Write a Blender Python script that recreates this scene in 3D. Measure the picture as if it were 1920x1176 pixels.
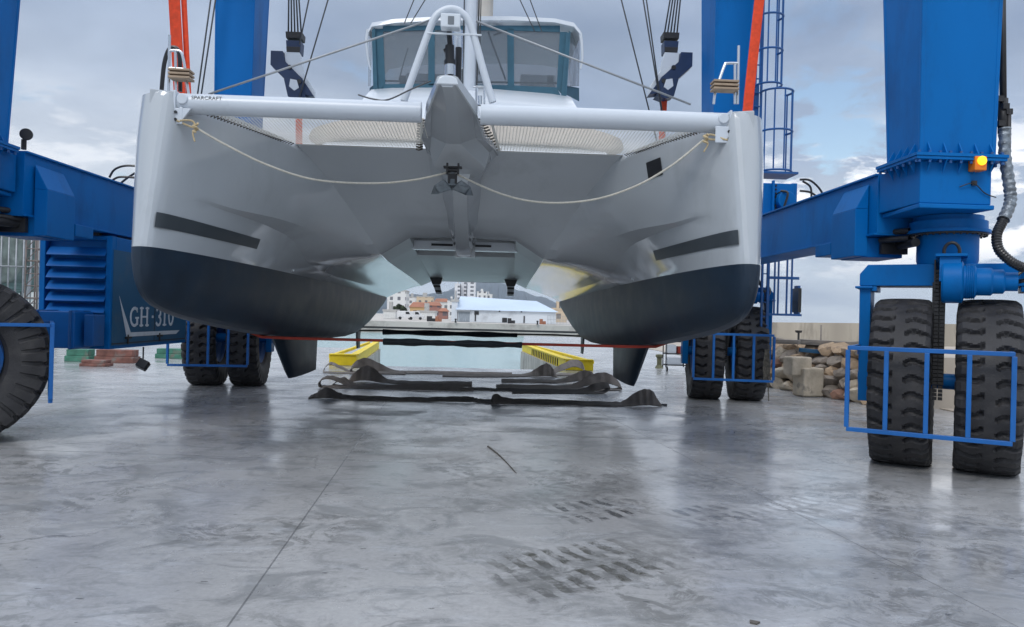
import bpy, bmesh, math, random
from mathutils import Vector, Matrix
rnd = random.Random(7)
HAZE = 9e-5
R = math.radians
sc = bpy.context.scene
for o in list(bpy.data.objects): bpy.data.objects.remove(o)
# ------------------------------------------------------------------ camera
F_PX = 1400.0
CAM = Vector((0.42, 0.0, 1.6))
YAW, PITCH, ROLL = R(2.05), R(0.17), R(1.5)
Fw = Vector((math.sin(YAW)*math.cos(PITCH), math.cos(YAW)*math.cos(PITCH), math.sin(PITCH)))
R0 = Vector((math.cos(YAW), -math.sin(YAW), 0))
U0 = R0.cross(Fw)
Rt = R0*math.cos(ROLL) + U0*math.sin(ROLL)
Up = U0*math.cos(ROLL) - R0*math.sin(ROLL)
cd = bpy.data.cameras.new('camera'); cam = bpy.data.objects.new('camera', cd)
sc.collection.objects.link(cam); sc.camera = cam
cd.sensor_width = 36; cd.lens = F_PX/1920*36; cd.clip_start = .05; cd.clip_end = 20000
cam.matrix_world = Matrix(((Rt.x, Up.x, -Fw.x, CAM.x), (Rt.y, Up.y, -Fw.y, CAM.y), (Rt.z, Up.z, -Fw.z, CAM.z), (0, 0, 0, 1)))
def at(x, y, Y):
    """surveyed point: bearing read off the 1920x1176 photograph + its real distance north (Y, metres)"""
    d = Fw + Rt*((x-960)/F_PX) + Up*((588-y)/F_PX)
    return CAM + d*(Y/d.y)
# ------------------------------------------------------------------ world
W = bpy.data.worlds.new('World'); sc.world = W; W.use_nodes = True
SUN_EL, SUN_AZ = R(48), R(205)      # azimuth clockwise from +Y: behind the camera, a little to the left
def world():
    nt = W.node_tree; N = nt.nodes; L = nt.links; N.clear()
    out = N.new('ShaderNodeOutputWorld'); mx = N.new('ShaderNodeMixShader')
    b1 = N.new('ShaderNodeBackground'); b2 = N.new('ShaderNodeBackground')
    sky = N.new('ShaderNodeTexSky'); sky.sky_type = 'NISHITA'; sky.sun_disc = False
    sky.sun_elevation = SUN_EL; sky.sun_rotation = SUN_AZ; sky.air_density = 1.2; sky.dust_density = 1.0
    L.new(sky.outputs[0], b1.inputs[0]); b1.inputs[1].default_value = .15
    tc = N.new('ShaderNodeTexCoord'); sp = N.new('ShaderNodeSeparateXYZ'); L.new(tc.outputs['Generated'], sp.inputs[0])
    def M(op, a, b=None, c=None):
        n = N.new('ShaderNodeMath'); n.operation = op
        for i, v in enumerate((a, b, c)):
            if v is None: continue
            if isinstance(v, (int, float)): n.inputs[i].default_value = v
            else: L.new(v, n.inputs[i])
        return n.outputs[0]
    z = M('ADD', M('MAXIMUM', sp.outputs[2], 0.0), .22)
    u = M('DIVIDE', sp.outputs[0], z); v = M('DIVIDE', sp.outputs[1], z)
    cv = N.new('ShaderNodeCombineXYZ'); L.new(u, cv.inputs[0]); L.new(v, cv.inputs[1])
    def noise(scale, det, rough, off, dist=0.0):
        mp = N.new('ShaderNodeMapping'); mp.inputs['Location'].default_value = off; L.new(cv.outputs[0], mp.inputs[0])
        n = N.new('ShaderNodeTexNoise'); n.inputs['Scale'].default_value = scale; n.inputs['Detail'].default_value = det
        n.inputs['Roughness'].default_value = rough; n.inputs['Distortion'].default_value = dist; L.new(mp.outputs[0], n.inputs[0]); return n.outputs[0]
    def ramp(fac, pts):
        r = N.new('ShaderNodeValToRGB'); L.new(fac, r.inputs[0]); e = r.color_ramp.elements
        while len(e) < len(pts): e.new(.5)
        for q, (p, c) in zip(e, pts): q.position = p; q.color = (*c, 1) if len(c) == 3 else c
        return r.outputs[0]
    def mixc(f, a, b, mode='MIX'):
        m = N.new('ShaderNodeMix'); m.data_type = 'RGBA'; m.blend_type = mode
        if isinstance(f, (int, float)): m.inputs[0].default_value = f
        else: L.new(f, m.inputs[0])
        for s, v in ((6, a), (7, b)):
            if isinstance(v, tuple): m.inputs[s].default_value = (*v, 1)
            else: L.new(v, m.inputs[s])
        return m.outputs[2]
    el = sp.outputs[2]
    # broad base tone by elevation, pale at the horizon; overhead brightened out of view to light the floor
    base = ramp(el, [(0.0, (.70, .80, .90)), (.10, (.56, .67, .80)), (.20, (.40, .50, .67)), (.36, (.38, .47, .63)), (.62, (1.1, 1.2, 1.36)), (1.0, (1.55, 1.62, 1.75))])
    big = noise(.75, 4, .5, (3.1, 1.7, .4), .2)
    white = ramp(big, [(.42, (0, 0, 0)), (.60, (1, 1, 1))])
    lowmask = ramp(el, [(.02, (.15,)*3), (.09, (.8,)*3), (.24, (.5,)*3), (.36, (.0,)*3)])
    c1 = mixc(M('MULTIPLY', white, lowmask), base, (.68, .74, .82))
    det = noise(1.7, 8, .52, (.2, 5.2, 1.3), .2)
    shade = ramp(det, [(.32, (.66, .71, .79)), (.52, (1.0, 1.0, 1.0)), (.70, (1.22, 1.19, 1.15))])
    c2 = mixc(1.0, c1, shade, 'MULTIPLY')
    cum = ramp(noise(3.0, 10, .58, (1.3, .6, 2.2), .15), [(.465, (0, 0, 0)), (.535, (1, 1, 1))])
    az = M('ADD', M('MULTIPLY', sp.outputs[0], .75), .52, ); cm = M('MULTIPLY', ramp(el, [(.05, (0, 0, 0)), (.09, (1,)*3), (.19, (1,)*3), (.255, (0, 0, 0))]), ramp(az, [(.1, (.3,)*3), (.62, (.6,)*3), (.85, (1,)*3)]))
    c2 = mixc(M('MULTIPLY', cum, cm), c2, (1.28, 1.29, 1.31))
    dk = ramp(noise(1.25, 6, .5, (7.7, 2.6, .1), .2), [(.50, (0, 0, 0)), (.66, (.55,)*3)])
    dm = ramp(el, [(.14, (0, 0, 0)), (.24, (1, 1, 1)), (.5, (.8,)*3), (.7, (0, 0, 0))])
    c2 = mixc(M('MULTIPLY', dk, dm), c2, (.30, .37, .48))
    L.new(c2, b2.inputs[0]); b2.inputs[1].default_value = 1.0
    hole = M('MAXIMUM', ramp(noise(1.6, 7, .6, (-1.15, 2.35, .9), .2), [(.33, (0, 0, 0)), (.41, (1, 1, 1))]), ramp(el, [(.08, (1, 1, 1)), (.13, (0, 0, 0))]))
    hd_ = (Fw + Rt*((1570-960)/F_PX) + Up*((588-218)/F_PX)).normalized()
    ds = N.new('ShaderNodeVectorMath'); ds.operation = 'DISTANCE'; nv = N.new('ShaderNodeVectorMath'); nv.operation = 'NORMALIZE'; L.new(tc.outputs['Generated'], nv.inputs[0]); L.new(nv.outputs[0], ds.inputs[0]); ds.inputs[1].default_value = hd_
    gap = ramp(M('ADD', ds.outputs['Value'], M('MULTIPLY', M('SUBTRACT', noise(4.5, 9, .62, (2, 1, 0), .3), .5), .35)), [(.015, (0, 0, 0)), (.055, (1, 1, 1))])
    hole = M('MINIMUM', hole, gap)
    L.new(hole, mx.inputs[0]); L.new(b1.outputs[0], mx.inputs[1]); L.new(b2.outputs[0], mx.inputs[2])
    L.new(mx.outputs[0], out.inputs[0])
world()
sd = bpy.data.lights.new('sun', 'SUN'); sd.energy = 1.3; sd.angle = R(22); sd.color = (1, .97, .93)
sun = bpy.data.objects.new('sun', sd); sc.collection.objects.link(sun)
sdir = Vector((math.sin(SUN_AZ)*math.cos(SUN_EL), math.cos(SUN_AZ)*math.cos(SUN_EL), math.sin(SUN_EL)))
sun.rotation_euler = sdir.to_track_quat('Z', 'Y').to_euler(); sun.location = (0, -10, 30)
sc.view_settings.view_transform = 'Standard'; sc.view_settings.look = 'None'
sc.view_settings.exposure = 0.0; sc.view_settings.gamma = 1
# ------------------------------------------------------------------ helpers
C = sc.collection
def tag(o, label=None, cat=None, group=None, kind=None):
    if label: o['label'] = label
    if cat: o['category'] = cat
    if group: o['group'] = group
    if kind: o['kind'] = kind
    return o
def thing(name, label, cat, loc=(0, 0, 0), rz=0, group=None):
    o = bpy.data.objects.new(name, None); C.objects.link(o); o.location = loc; o.rotation_euler = (0, 0, rz)
    o.empty_display_size = .3
    return tag(o, label, cat, group)
def frame_for(d):
    d = d.normalized(); a = Vector((0, 0, 1)) if abs(d.z) < .9 else Vector((1, 0, 0))
    x = d.cross(a).normalized(); return x, x.cross(d).normalized()
class MB:
    def __init__(s): s.v = []; s.f = []; s.mi = []; s.sm = []
    def add(s, vs, fs, mi=0, smooth=False):
        b = len(s.v); s.v += [Vector(p) for p in vs]
        for f in fs: s.f.append([b+i for i in f]); s.mi.append(mi); s.sm.append(smooth)
    def box(s, a, b, mi=0, M=None):
        x0, y0, z0 = a; x1, y1, z1 = b
        x0, x1 = min(x0, x1), max(x0, x1); y0, y1 = min(y0, y1), max(y0, y1); z0, z1 = min(z0, z1), max(z0, z1)
        vs = [Vector(p) for p in ((x0,y0,z0),(x1,y0,z0),(x1,y1,z0),(x0,y1,z0),(x0,y0,z1),(x1,y0,z1),(x1,y1,z1),(x0,y1,z1))]
        if M: vs = [M @ p for p in vs]
        s.add(vs, [(0,3,2,1),(4,5,6,7),(0,1,5,4),(1,2,6,5),(2,3,7,6),(3,0,4,7)], mi); return s
    def hexa(s, bot, top, mi=0):
        n = len(bot); s.add(list(bot)+list(top), [tuple(range(n))[::-1], tuple(range(n, 2*n))]+[(i,(i+1)%n,n+(i+1)%n,n+i) for i in range(n)], mi); return s
    def prism(s, poly, d, mi=0):
        """extrude a planar polygon (3D points) by vector d"""
        d = Vector(d); return s.hexa([Vector(p) for p in poly], [Vector(p)+d for p in poly], mi)
    def bar(s, a, b, w, h=None, mi=0, up=None):
        a, b = Vector(a), Vector(b); h = h or w; d = (b-a).normalized()
        if up is None: x, y = frame_for(d)
        else: x = d.cross(Vector(up)).normalized(); y = x.cross(d).normalized()
        q = [x*w/2+y*h/2, -x*w/2+y*h/2, -x*w/2-y*h/2, x*w/2-y*h/2]
        return s.hexa([a+p for p in q], [b+p for p in q], mi)
    def tube(s, pts, r, n=10, mi=0, cap=True):
        pts = [Vector(p) for p in pts]; rs = r if isinstance(r, (list, tuple)) else [r]*len(pts)
        vs = []; fs = []; px = None
        for i, p in enumerate(pts):
            d = (pts[min(i+1, len(pts)-1)]-pts[max(i-1, 0)]).normalized()
            if px is None: x, y = frame_for(d)
            else: x = (px-d*px.dot(d)).normalized(); y = x.cross(d)
            px = x
            for k in range(n):
                a = 2*math.pi*k/n; vs.append(p+(x*math.cos(a)+y*math.sin(a))*rs[i])
        for i in range(len(pts)-1):
            for k in range(n):
                k2 = (k+1) % n; fs.append((i*n+k, i*n+k2, (i+1)*n+k2, (i+1)*n+k))
        s.add(vs, fs, mi, True)
        if cap:
            b = len(s.v)-len(vs)
            s.f.append([b+k for k in range(n)][::-1]); s.mi.append(mi); s.sm.append(False)
            s.f.append([b+(len(pts)-1)*n+k for k in range(n)]); s.mi.append(mi); s.sm.append(False)
        return s
    def lathe(s, prof, o, ax, n=24, mi=0):
        """prof = [(radius, height along ax)]"""
        o = Vector(o); ax = Vector(ax).normalized(); x, y = frame_for(ax); vs = []; fs = []
        for (r, h) in prof:
            for k in range(n):
                a = 2*math.pi*k/n; vs.append(o+ax*h+(x*math.cos(a)+y*math.sin(a))*max(r, 1e-4))
        for i in range(len(prof)-1):
            for k in range(n):
                k2 = (k+1) % n; fs.append((i*n+k, (i+1)*n+k, (i+1)*n+k2, i*n+k2))
        s.add(vs, fs, mi, True); return s
    def grid(s, rows, mi=0, smooth=True, flip=False):
        n = len(rows[0]); vs = [p for r in rows for p in r]; fs = []
        for i in range(len(rows)-1):
            for j in range(n-1):
                q = (i*n+j, i*n+j+1, (i+1)*n+j+1, (i+1)*n+j)
                fs.append(q[::-1] if flip else q)
        s.add(vs, fs, mi, smooth); return s
    def build(s, name, mats, parent=None, loc=None, rz=0, bevel=0, auto=35, fix=True):
        me = bpy.data.meshes.new(name); me.from_pydata([tuple(p) for p in s.v], [], s.f)
        if not isinstance(mats, (list, tuple)): mats = [mats]
        for m in mats: me.materials.append(m)
        me.polygons.foreach_set('material_index', s.mi); me.polygons.foreach_set('use_smooth', s.sm)
        me.update()
        if fix or any(s.sm):
            bm = bmesh.new(); bm.from_mesh(me)
            if any(s.sm): bmesh.ops.remove_doubles(bm, verts=bm.verts, dist=1e-5)
            if fix: bmesh.ops.recalc_face_normals(bm, faces=bm.faces)
            if any(s.sm):
                ca = math.cos(R(auto))
                for e in bm.edges:
                    if len(e.link_faces) == 2 and e.link_faces[0].normal.dot(e.link_faces[1].normal) < ca: e.smooth = False
            bm.to_mesh(me); bm.free()
        o = bpy.data.objects.new(name, me); C.objects.link(o)
        if parent: o.parent = parent
        if loc: o.location = loc
        if rz: o.rotation_euler = (0, 0, rz)
        if bevel:
            m = o.modifiers.new('bevel', 'BEVEL'); m.width = bevel; m.segments = 2; m.limit_method = 'ANGLE'; m.angle_limit = R(40)
        return o
def dup(o, parent=None, loc=None, rz=None, name=None):
    c = o.copy(); C.objects.link(c)
    if name: c.name = name
    if parent is not None: c.parent = parent
    if loc is not None: c.location = loc
    if rz is not None: c.rotation_euler = (0, 0, rz)
    return c
def pchip(tab, x):
    """monotone cubic through [(x, y)...]"""
    n = len(tab)
    if x <= tab[0][0]: return tab[0][1]
    if x >= tab[-1][0]: return tab[-1][1]
    h = [tab[i+1][0]-tab[i][0] for i in range(n-1)]; d = [(tab[i+1][1]-tab[i][1])/h[i] for i in range(n-1)]
    m = [0]*n; m[0] = d[0]; m[-1] = d[-1]
    for i in range(1, n-1):
        if d[i-1]*d[i] > 0:
            w1 = 2*h[i]+h[i-1]; w2 = h[i]+2*h[i-1]; m[i] = (w1+w2)/(w1/d[i-1]+w2/d[i])
    i = max(k for k in range(n-1) if tab[k][0] <= x); t = (x-tab[i][0])/h[i]
    return ((1+2*t)*(1-t)**2*tab[i][1] + t*(1-t)**2*h[i]*m[i] + t*t*(3-2*t)*tab[i+1][1] + t*t*(t-1)*h[i]*m[i+1])
def catmull(pts, n=6):
    out = []; P = [Vector(p) for p in pts]
    for i in range(len(P)-1):
        p0 = P[max(i-1, 0)]; p1 = P[i]; p2 = P[i+1]; p3 = P[min(i+2, len(P)-1)]
        for k in range(n):
            t = k/n; out.append(.5*((2*p1)+(p2-p0)*t+(2*p0-5*p1+4*p2-p3)*t*t+(3*p1-p0-3*p2+p3)*t**3))
    out.append(P[-1]); return out
# ------------------------------------------------------------------ materials
MT = {}
def newmat(name):
    m = bpy.data.materials.new(name); m.use_nodes = True; nt = m.node_tree
    b = next(n for n in nt.nodes if n.type == 'BSDF_PRINCIPLED'); MT[name] = m
    return m, nt, b
def paint(name, col, rough=.4, metal=0, var=.12, scale=2.0, bump=0.0, bscale=30, coat=0, dirt=None, dscale=1.5, dth=(.55, .7), stretch=(1, 1, 1), spec=None):
    m, nt, b = newmat(name); N = nt.nodes; L = nt.links
    tc = N.new('ShaderNodeTexCoord'); mp = N.new('ShaderNodeMapping'); mp.inputs['Scale'].default_value = stretch
    L.new(tc.outputs['Object'], mp.inputs[0])
    n = N.new('ShaderNodeTexNoise'); n.inputs['Scale'].default_value = scale; n.inputs['Detail'].default_value = 6; L.new(mp.outputs[0], n.inputs[0])
    r = N.new('ShaderNodeValToRGB'); L.new(n.outputs[0], r.inputs[0])
    r.color_ramp.elements[0].position = .3; r.color_ramp.elements[1].position = .7
    r.color_ramp.elements[0].color = (*[c*(1-var) for c in col], 1); r.color_ramp.elements[1].color = (*[min(1, c*(1+var)) for c in col], 1)
    c = r.outputs[0]
    if dirt:
        n2 = N.new('ShaderNodeTexNoise'); n2.inputs['Scale'].default_value = dscale; n2.inputs['Detail'].default_value = 9; n2.inputs['Roughness'].default_value = .65
        L.new(mp.outputs[0], n2.inputs[0])
        r2 = N.new('ShaderNodeValToRGB'); L.new(n2.outputs[0], r2.inputs[0]); r2.color_ramp.elements[0].position = dth[0]; r2.color_ramp.elements[1].position = dth[1]
        mx = N.new('ShaderNodeMix'); mx.data_type = 'RGBA'; L.new(r2.outputs[0], mx.inputs[0]); L.new(c, mx.inputs[6]); mx.inputs[7].default_value = (*dirt, 1); c = mx.outputs[2]
    L.new(c, b.inputs['Base Color'])
    mr = N.new('ShaderNodeMapRange'); L.new(n.outputs[0], mr.inputs[0]); mr.inputs[3].default_value = max(0, rough-.08); mr.inputs[4].default_value = min(1, rough+.1)
    L.new(mr.outputs[0], b.inputs['Roughness']); b.inputs['Metallic'].default_value = metal
    if coat: b.inputs['Coat Weight'].default_value = coat; b.inputs['Coat Roughness'].default_value = .08
    if spec is not None: b.inputs['Specular IOR Level'].default_value = spec
    if bump:
        n3 = N.new('ShaderNodeTexNoise'); n3.inputs['Scale'].default_value = bscale; n3.inputs['Detail'].default_value = 6; L.new(mp.outputs[0], n3.inputs[0])
        bp = N.new('ShaderNodeBump'); bp.inputs['Strength'].default_value = bump; bp.inputs['Distance'].default_value = .02
        L.new(n3.outputs[0], bp.inputs['Height']); L.new(bp.outputs[0], b.inputs['Normal'])
    return m
BLUE = paint('blue_paint', (.0, .128, .41), .45, spec=.15, var=.08, scale=1.3, dirt=(.004, .075, .24), dscale=1.6, dth=(.5, .78), stretch=(1, 1, .35))
BLUE_D = paint('blue_paint_worn', (.006, .09, .30), .5, var=.15, scale=2, dirt=(.03, .08, .18), dscale=2.2)
BLUE_G = paint('guard_blue_paint', (.003, .115, .40), .4, var=.12, scale=3, dirt=(.10, .09, .09), dscale=6, dth=(.66, .74))
GREYBLUE = paint('faded_blue_grey_paint', (.012, .095, .20), .5, var=.1, scale=2, dirt=(.05, .11, .18), dscale=1.6)
LETTER = paint('pale_lettering_paint', (.60, .66, .72), .5, var=.1, scale=6)
DARK = paint('dark_grease_steel', (.018, .018, .02), .5, var=.3, scale=8)
STEEL = paint('stainless_steel', (.62, .65, .68), .25, metal=1, var=.05)
GALV = paint('galvanised_steel', (.34, .36, .38), .5, metal=.6, var=.15, scale=6)
GEL = paint('grey_gelcoat', (.43, .465, .495), .12, var=.02, scale=.8, coat=.6, dirt=(.385, .415, .44), dscale=1.2, stretch=(1.5, 1.5, .5))
GELU = paint('satin_underside_gelcoat', (.40, .43, .45), .34, var=.06, scale=1.5, stretch=(.4, 3, 1))
GELW = paint('white_gelcoat', (.62, .67, .72), .25, var=.02, scale=.8, coat=.4)
ANTI = paint('antifouling_paint', (.014, .027, .046), .45, spec=.25, var=.2, scale=3.0, dirt=(.028, .040, .056), dscale=2.4, dth=(.5, .75))
STRIPE = paint('charcoal_stripe', (.045, .056, .066), .4, var=.05)
BLACK = paint('black_plastic', (.012, .013, .016), .3, var=.2)
ALU = paint('white_aluminium', (.56, .61, .67), .3, var=.03)
ORANGE = paint('orange_webbing', (.80, .075, .022), .8, var=.15, scale=14, bump=.3, bscale=80)
REDW = paint('red_webbing', (.30, .035, .02), .8, var=.2, scale=9, bump=.3, bscale=80)
SLEEVE = paint('dark_sleeve', (.012, .018, .025), .8, var=.25, scale=8, bump=.4, bscale=20)
WEB = paint('worn_grey_webbing', (.27, .235, .21), .85, var=.3, scale=5, dirt=(.16, .14, .13), dscale=5, dth=(.5, .75), bump=.4, bscale=60)
WEBD = paint('dark_worn_webbing', (.10, .09, .083), .8, var=.3, scale=5, bump=.4, bscale=50)
ROPE = paint('cream_rope', (.55, .53, .46), .85, var=.12, scale=40, bump=.4, bscale=150)
WIRE = paint('wire_cable', (.10, .105, .11), .45, metal=.4, var=.2)
CANVAS = paint('teal_blue_canvas', (.045, .125, .18), .85, var=.1, scale=6, bump=.2, bscale=60)
BEIGE = paint('beige_sunshade', (.47, .42, .36), .8, var=.06, scale=2, bump=.2, bscale=5)
NETM = paint('net_webbing', (.72, .72, .68), .8, var=.1)
TEAK = paint('teak_slats', (.32, .24, .17), .7, var=.2, scale=8)
YELLOW = paint('yellow_paint', (.80, .60, .01), .5, var=.1, scale=4, dirt=(.35, .27, .06), dscale=5, dth=(.6, .75))
CONC = paint('stained_concrete', (.42, .40, .37), .85, var=.2, scale=3, bump=.4, dirt=(.14, .13, .12), dscale=2.5, dth=(.5, .7), stretch=(1, 1, .3))
def tyremat():
    m = paint('tyre_rubber', (.024, .024, .027), .62, var=.3, scale=6, bump=.25, bscale=60, dirt=(.065, .062, .062), dscale=3.5, dth=(.5, .78)); return m
TYRE = tyremat()
def glassmat():
    m, nt, b = newmat('clear_vinyl_window'); N = nt.nodes; L = nt.links
    b.inputs['Base Color'].default_value = (.16, .19, .22, 1); b.inputs['Roughness'].default_value = .12
    t = N.new('ShaderNodeBsdfTransparent'); mx = N.new('ShaderNodeMixShader'); mx.inputs[0].default_value = .5
    out = next(n for n in N if n.type == 'OUTPUT_MATERIAL')
    tc = N.new('ShaderNodeTexCoord'); n = N.new('ShaderNodeTexNoise'); n.inputs['Scale'].default_value = 2.4; n.inputs['Detail'].default_value = 5; L.new(tc.outputs['Object'], n.inputs[0])
    bp = N.new('ShaderNodeBump'); bp.inputs['Strength'].default_value = .5; bp.inputs['Distance'].default_value = .12; L.new(n.outputs[0], bp.inputs['Height']); L.new(bp.outputs[0], b.inputs['Normal'])
    L.new(t.outputs[0], mx.inputs[1]); L.new(b.outputs[0], mx.inputs[2]); L.new(mx.outputs[0], out.inputs[0]); return m
GLASS = glassmat()
def lampmat():
    m, nt, b = newmat('amber_lamp'); b.inputs['Base Color'].default_value = (.9, .35, .01, 1); b.inputs['Emission Color'].default_value = (1, .62, .02, 1); b.inputs['Emission Strength'].default_value = 1.6
    b.inputs['Roughness'].default_value = .3; return m
AMBER = lampmat()
AMB2 = paint('orange_lamp_housing', (.75, .20, .01), .4)
exec_parts = []
# ------------------------------------------------------------------ ground, slip, water
SLOPE = -.075                       # quay grid runs a little left of the boat's own axis
def floormat():
    m, nt, b = newmat('wet_polished_concrete'); N = nt.nodes; L = nt.links
    tc = N.new('ShaderNodeTexCoord'); P = tc.outputs['Object']
    def Mth(op, a, b_=None, clamp=False):
        n = N.new('ShaderNodeMath'); n.operation = op; n.use_clamp = clamp
        for i, v in enumerate((a, b_)):
            if v is None: continue
            if isinstance(v, (int, float)): n.inputs[i].default_value = v
            else: L.new(v, n.inputs[i])
        return n.outputs[0]
    def mp(loc=(0, 0, 0), rz=0, s=(1, 1, 1), src=P):
        n = N.new('ShaderNodeMapping'); n.inputs[1].default_value = loc; n.inputs[2].default_value = (0, 0, rz); n.inputs[3].default_value = s; L.new(src, n.inputs[0]); return n.outputs[0]
    def noise(v, sc_, det=6, ro=.55, di=0):
        n = N.new('ShaderNodeTexNoise'); n.inputs['Scale'].default_value = sc_; n.inputs['Detail'].default_value = det; n.inputs['Roughness'].default_value = ro; n.inputs['Distortion'].default_value = di; L.new(v, n.inputs[0]); return n.outputs[0]
    def ramp(f, pts):
        r = N.new('ShaderNodeValToRGB'); L.new(f, r.inputs[0]); e = r.color_ramp.elements
        while len(e) < len(pts): e.new(.5)
        for q, (p, c) in zip(e, pts): q.position = p; q.color = (*c, 1) if isinstance(c, tuple) else (c, c, c, 1)
        return r.outputs[0]
    def mix(f, a, c, mode='MIX'):
        n = N.new('ShaderNodeMix'); n.data_type = 'RGBA'; n.blend_type = mode
        if isinstance(f, (int, float)): n.inputs[0].default_value = f
        else: L.new(f, n.inputs[0])
        for s_, v in ((6, a), (7, c)):
            if isinstance(v, tuple): n.inputs[s_].default_value = (*v, 1)
            else: L.new(v, n.inputs[s_])
        return n.outputs[2]
    # trowelled cloudiness, blotches, fine mottling
    col = ramp(noise(P, .35, 8, .6, .4), [(.30, (.29, .294, .298)), (.50, (.40, .402, .405)), (.70, (.50, .50, .50))])
    bl = noise(mp(s=(1.0, 1.3, 1)), 1.7, 11, .70, .8); col = mix(ramp(bl, [(.50, 0.0), (.60, .62)]), col, (.185, .193, .20))
    bl2 = noise(mp(loc=(7, 3, 0)), 3.6, 12, .78, 1.2); near = ramp(noise(mp(loc=(1, 5, 0)), .45, 3), [(.46, 0.0), (.58, 1.0)]); col = mix(Mth('MULTIPLY', ramp(bl2, [(.49, 0.0), (.56, .7)]), near), col, (.14, .143, .14))
    st = noise(mp(rz=R(8), s=(.9, 4.0, 1)), 3.1, 9, .72, .6); col = mix(ramp(st, [(.55, 0.0), (.72, .6)]), col, (.155, .16, .165))
    lt = noise(mp(loc=(4, 9, 0), s=(1, 2.2, 1)), 2.3, 9, .7, .5); col = mix(ramp(lt, [(.54, 0.0), (.72, .65)]), col, (.50, .52, .55))
    fine = noise(P, 24, 8, .75); col = mix(ramp(fine, [(.35, .22), (.6, 0.0)]), col, (.12, .125, .13))
    sp2 = noise(mp(s=(1, 2.5, 1)), 9, 3, .5, .2); col = mix(ramp(sp2, [(.70, 0.0), (.735, .75)]), col, (.06, .062, .065))
    sep = N.new('ShaderNodeSeparateXYZ'); L.new(P, sep.inputs[0]); X, Y = sep.outputs[0], sep.outputs[1]
    # white scuff in front of the slings
    def blob(cx, cy, rx, ry, rz=0):
        v = mp(loc=(0, 0, 0), src=P); n = N.new('ShaderNodeVectorMath'); n.operation = 'SUBTRACT'; L.new(v, n.inputs[0]); n.inputs[1].default_value = (cx, cy, 0)
        q = mp(rz=-rz, src=n.outputs[0]); q = mp(s=(1/rx, 1/ry, 0), src=q); l = N.new('ShaderNodeVectorMath'); l.operation = 'LENGTH'; L.new(q, l.inputs[0])
        return l.outputs['Value'], q
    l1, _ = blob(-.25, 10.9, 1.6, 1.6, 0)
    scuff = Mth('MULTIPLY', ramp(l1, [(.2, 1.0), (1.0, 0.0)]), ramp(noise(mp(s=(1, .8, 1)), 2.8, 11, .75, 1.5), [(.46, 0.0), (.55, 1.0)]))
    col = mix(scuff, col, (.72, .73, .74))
    # tyre tread prints left in damp grime
    for (cx, cy, ln, wd, rz, dark, c2) in ((1.10, 4.82, .40, .66, R(-60), 1.0, (.075, .073, .062)), (.80, 4.5, .28, .36, R(-60), .7, (.10, .10, .10)), (1.36, 6.2, .32, .52, R(-62), 1.0, (.085, .088, .090)),
                                   (2.35, 6.15, .27, .5, R(-58), .75, (.11, .115, .12)), (2.62, 7.3, .22, .42, R(-58), .8, (.09, .093, .095)), (3.25, 6.4, .30, .62, R(-58), .8, (.60, .62, .64)), (.35, 7.7, .22, .6, R(-50), .55, (.56, .57, .58)), (2.0, 8.0, .22, .6, R(-60), .6, (.56, .58, .60)), (.1, 10.2, .3, .9, R(-60), .6, (.58, .59, .6)), (4.2, 5.0, .35, .8, R(-60), .4, (.14, .145, .15)), (2.2, 5.5, .30, 2.6, R(-56), .28, (.13, .132, .135)), (1.6, 7.0, .28, 2.8, R(-58), .25, (.13, .132, .135)), (3.6, 7.9, .28, 2.2, R(-60), .3, (.52, .53, .54))):
        ln_, q = blob(cx, cy, ln, wd, rz)
        s2 = N.new('ShaderNodeSeparateXYZ'); L.new(q, s2.inputs[0])
        wv = N.new('ShaderNodeTexWave'); wv.wave_type = 'BANDS'; wv.bands_direction = 'Y'; wv.inputs['Scale'].default_value = 2.2*wd; wv.inputs['Distortion'].default_value = 3.2; wv.inputs['Detail'].default_value = 2; wv.inputs['Detail Scale'].default_value = 1.2
        L.new(q, wv.inputs[0])
        gap = ramp(Mth('ABSOLUTE', s2.outputs[0]), [(.10, 0.0), (.16, 1.0), (.85, 1.0), (1.0, 0.0)])
        msk = Mth('MULTIPLY', ramp(wv.outputs[0], [(.48, 0.0), (.60, 1.0)]), ramp(Mth('ABSOLUTE', s2.outputs[1]), [(.45, 1.0), (1.0, 0.0)]))
        msk = Mth('MULTIPLY', msk, gap); msk = Mth('MULTIPLY', msk, ramp(noise(P, 5.5, 9, .75, .6), [(.41, .03), (.54, dark)]))
        if sum(c2) < .5: col = mix(Mth('MULTIPLY', ramp(ln_, [(.5, .55), (1.25, 0.0)]), ramp(noise(P, 3.2, 10, .75, 1.0), [(.42, 0.0), (.60, 1.0)])), col, (.15, .152, .15))
        col = mix(msk, col, c2)
    # saw-cut joints and hairline cracks
    def line(x0, y0, dirx, w):
        d = Mth('ABSOLUTE', Mth('SUBTRACT', Mth('SUBTRACT', X, x0), Mth('MULTIPLY', Mth('SUBTRACT', Y, y0), dirx)))
        return ramp(Mth('DIVIDE', d, w), [(.45, 1.0), (1.0, 0.0)])
    jn = Mth('MAXIMUM', line(-.83, 3.75, -.05, .008), line(3.31, 4.05, -.106, .006))
    for off in (-5.4, -9.8, 7.8): jn = Mth('MAXIMUM', jn, line(off, 4, SLOPE, .012))
    dY2 = Mth('ABSOLUTE', Mth('SUBTRACT', Y, 20.8)); jn = Mth('MAXIMUM', jn, ramp(Mth('DIVIDE', dY2, .05), [(.4, .9), (1.0, 0.0)]))
    dY = Mth('ABSOLUTE', Mth('SUBTRACT', Mth('MULTIPLY', X, -.07), Mth('SUBTRACT', Y, 8.0)))
    jn = Mth('MAXIMUM', jn, Mth('MULTIPLY', ramp(Mth('DIVIDE', dY, .02), [(.4, .6), (1.0, 0.0)]), ramp(X, [(0.0, 1.0), (.1, 0.0)])))
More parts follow.
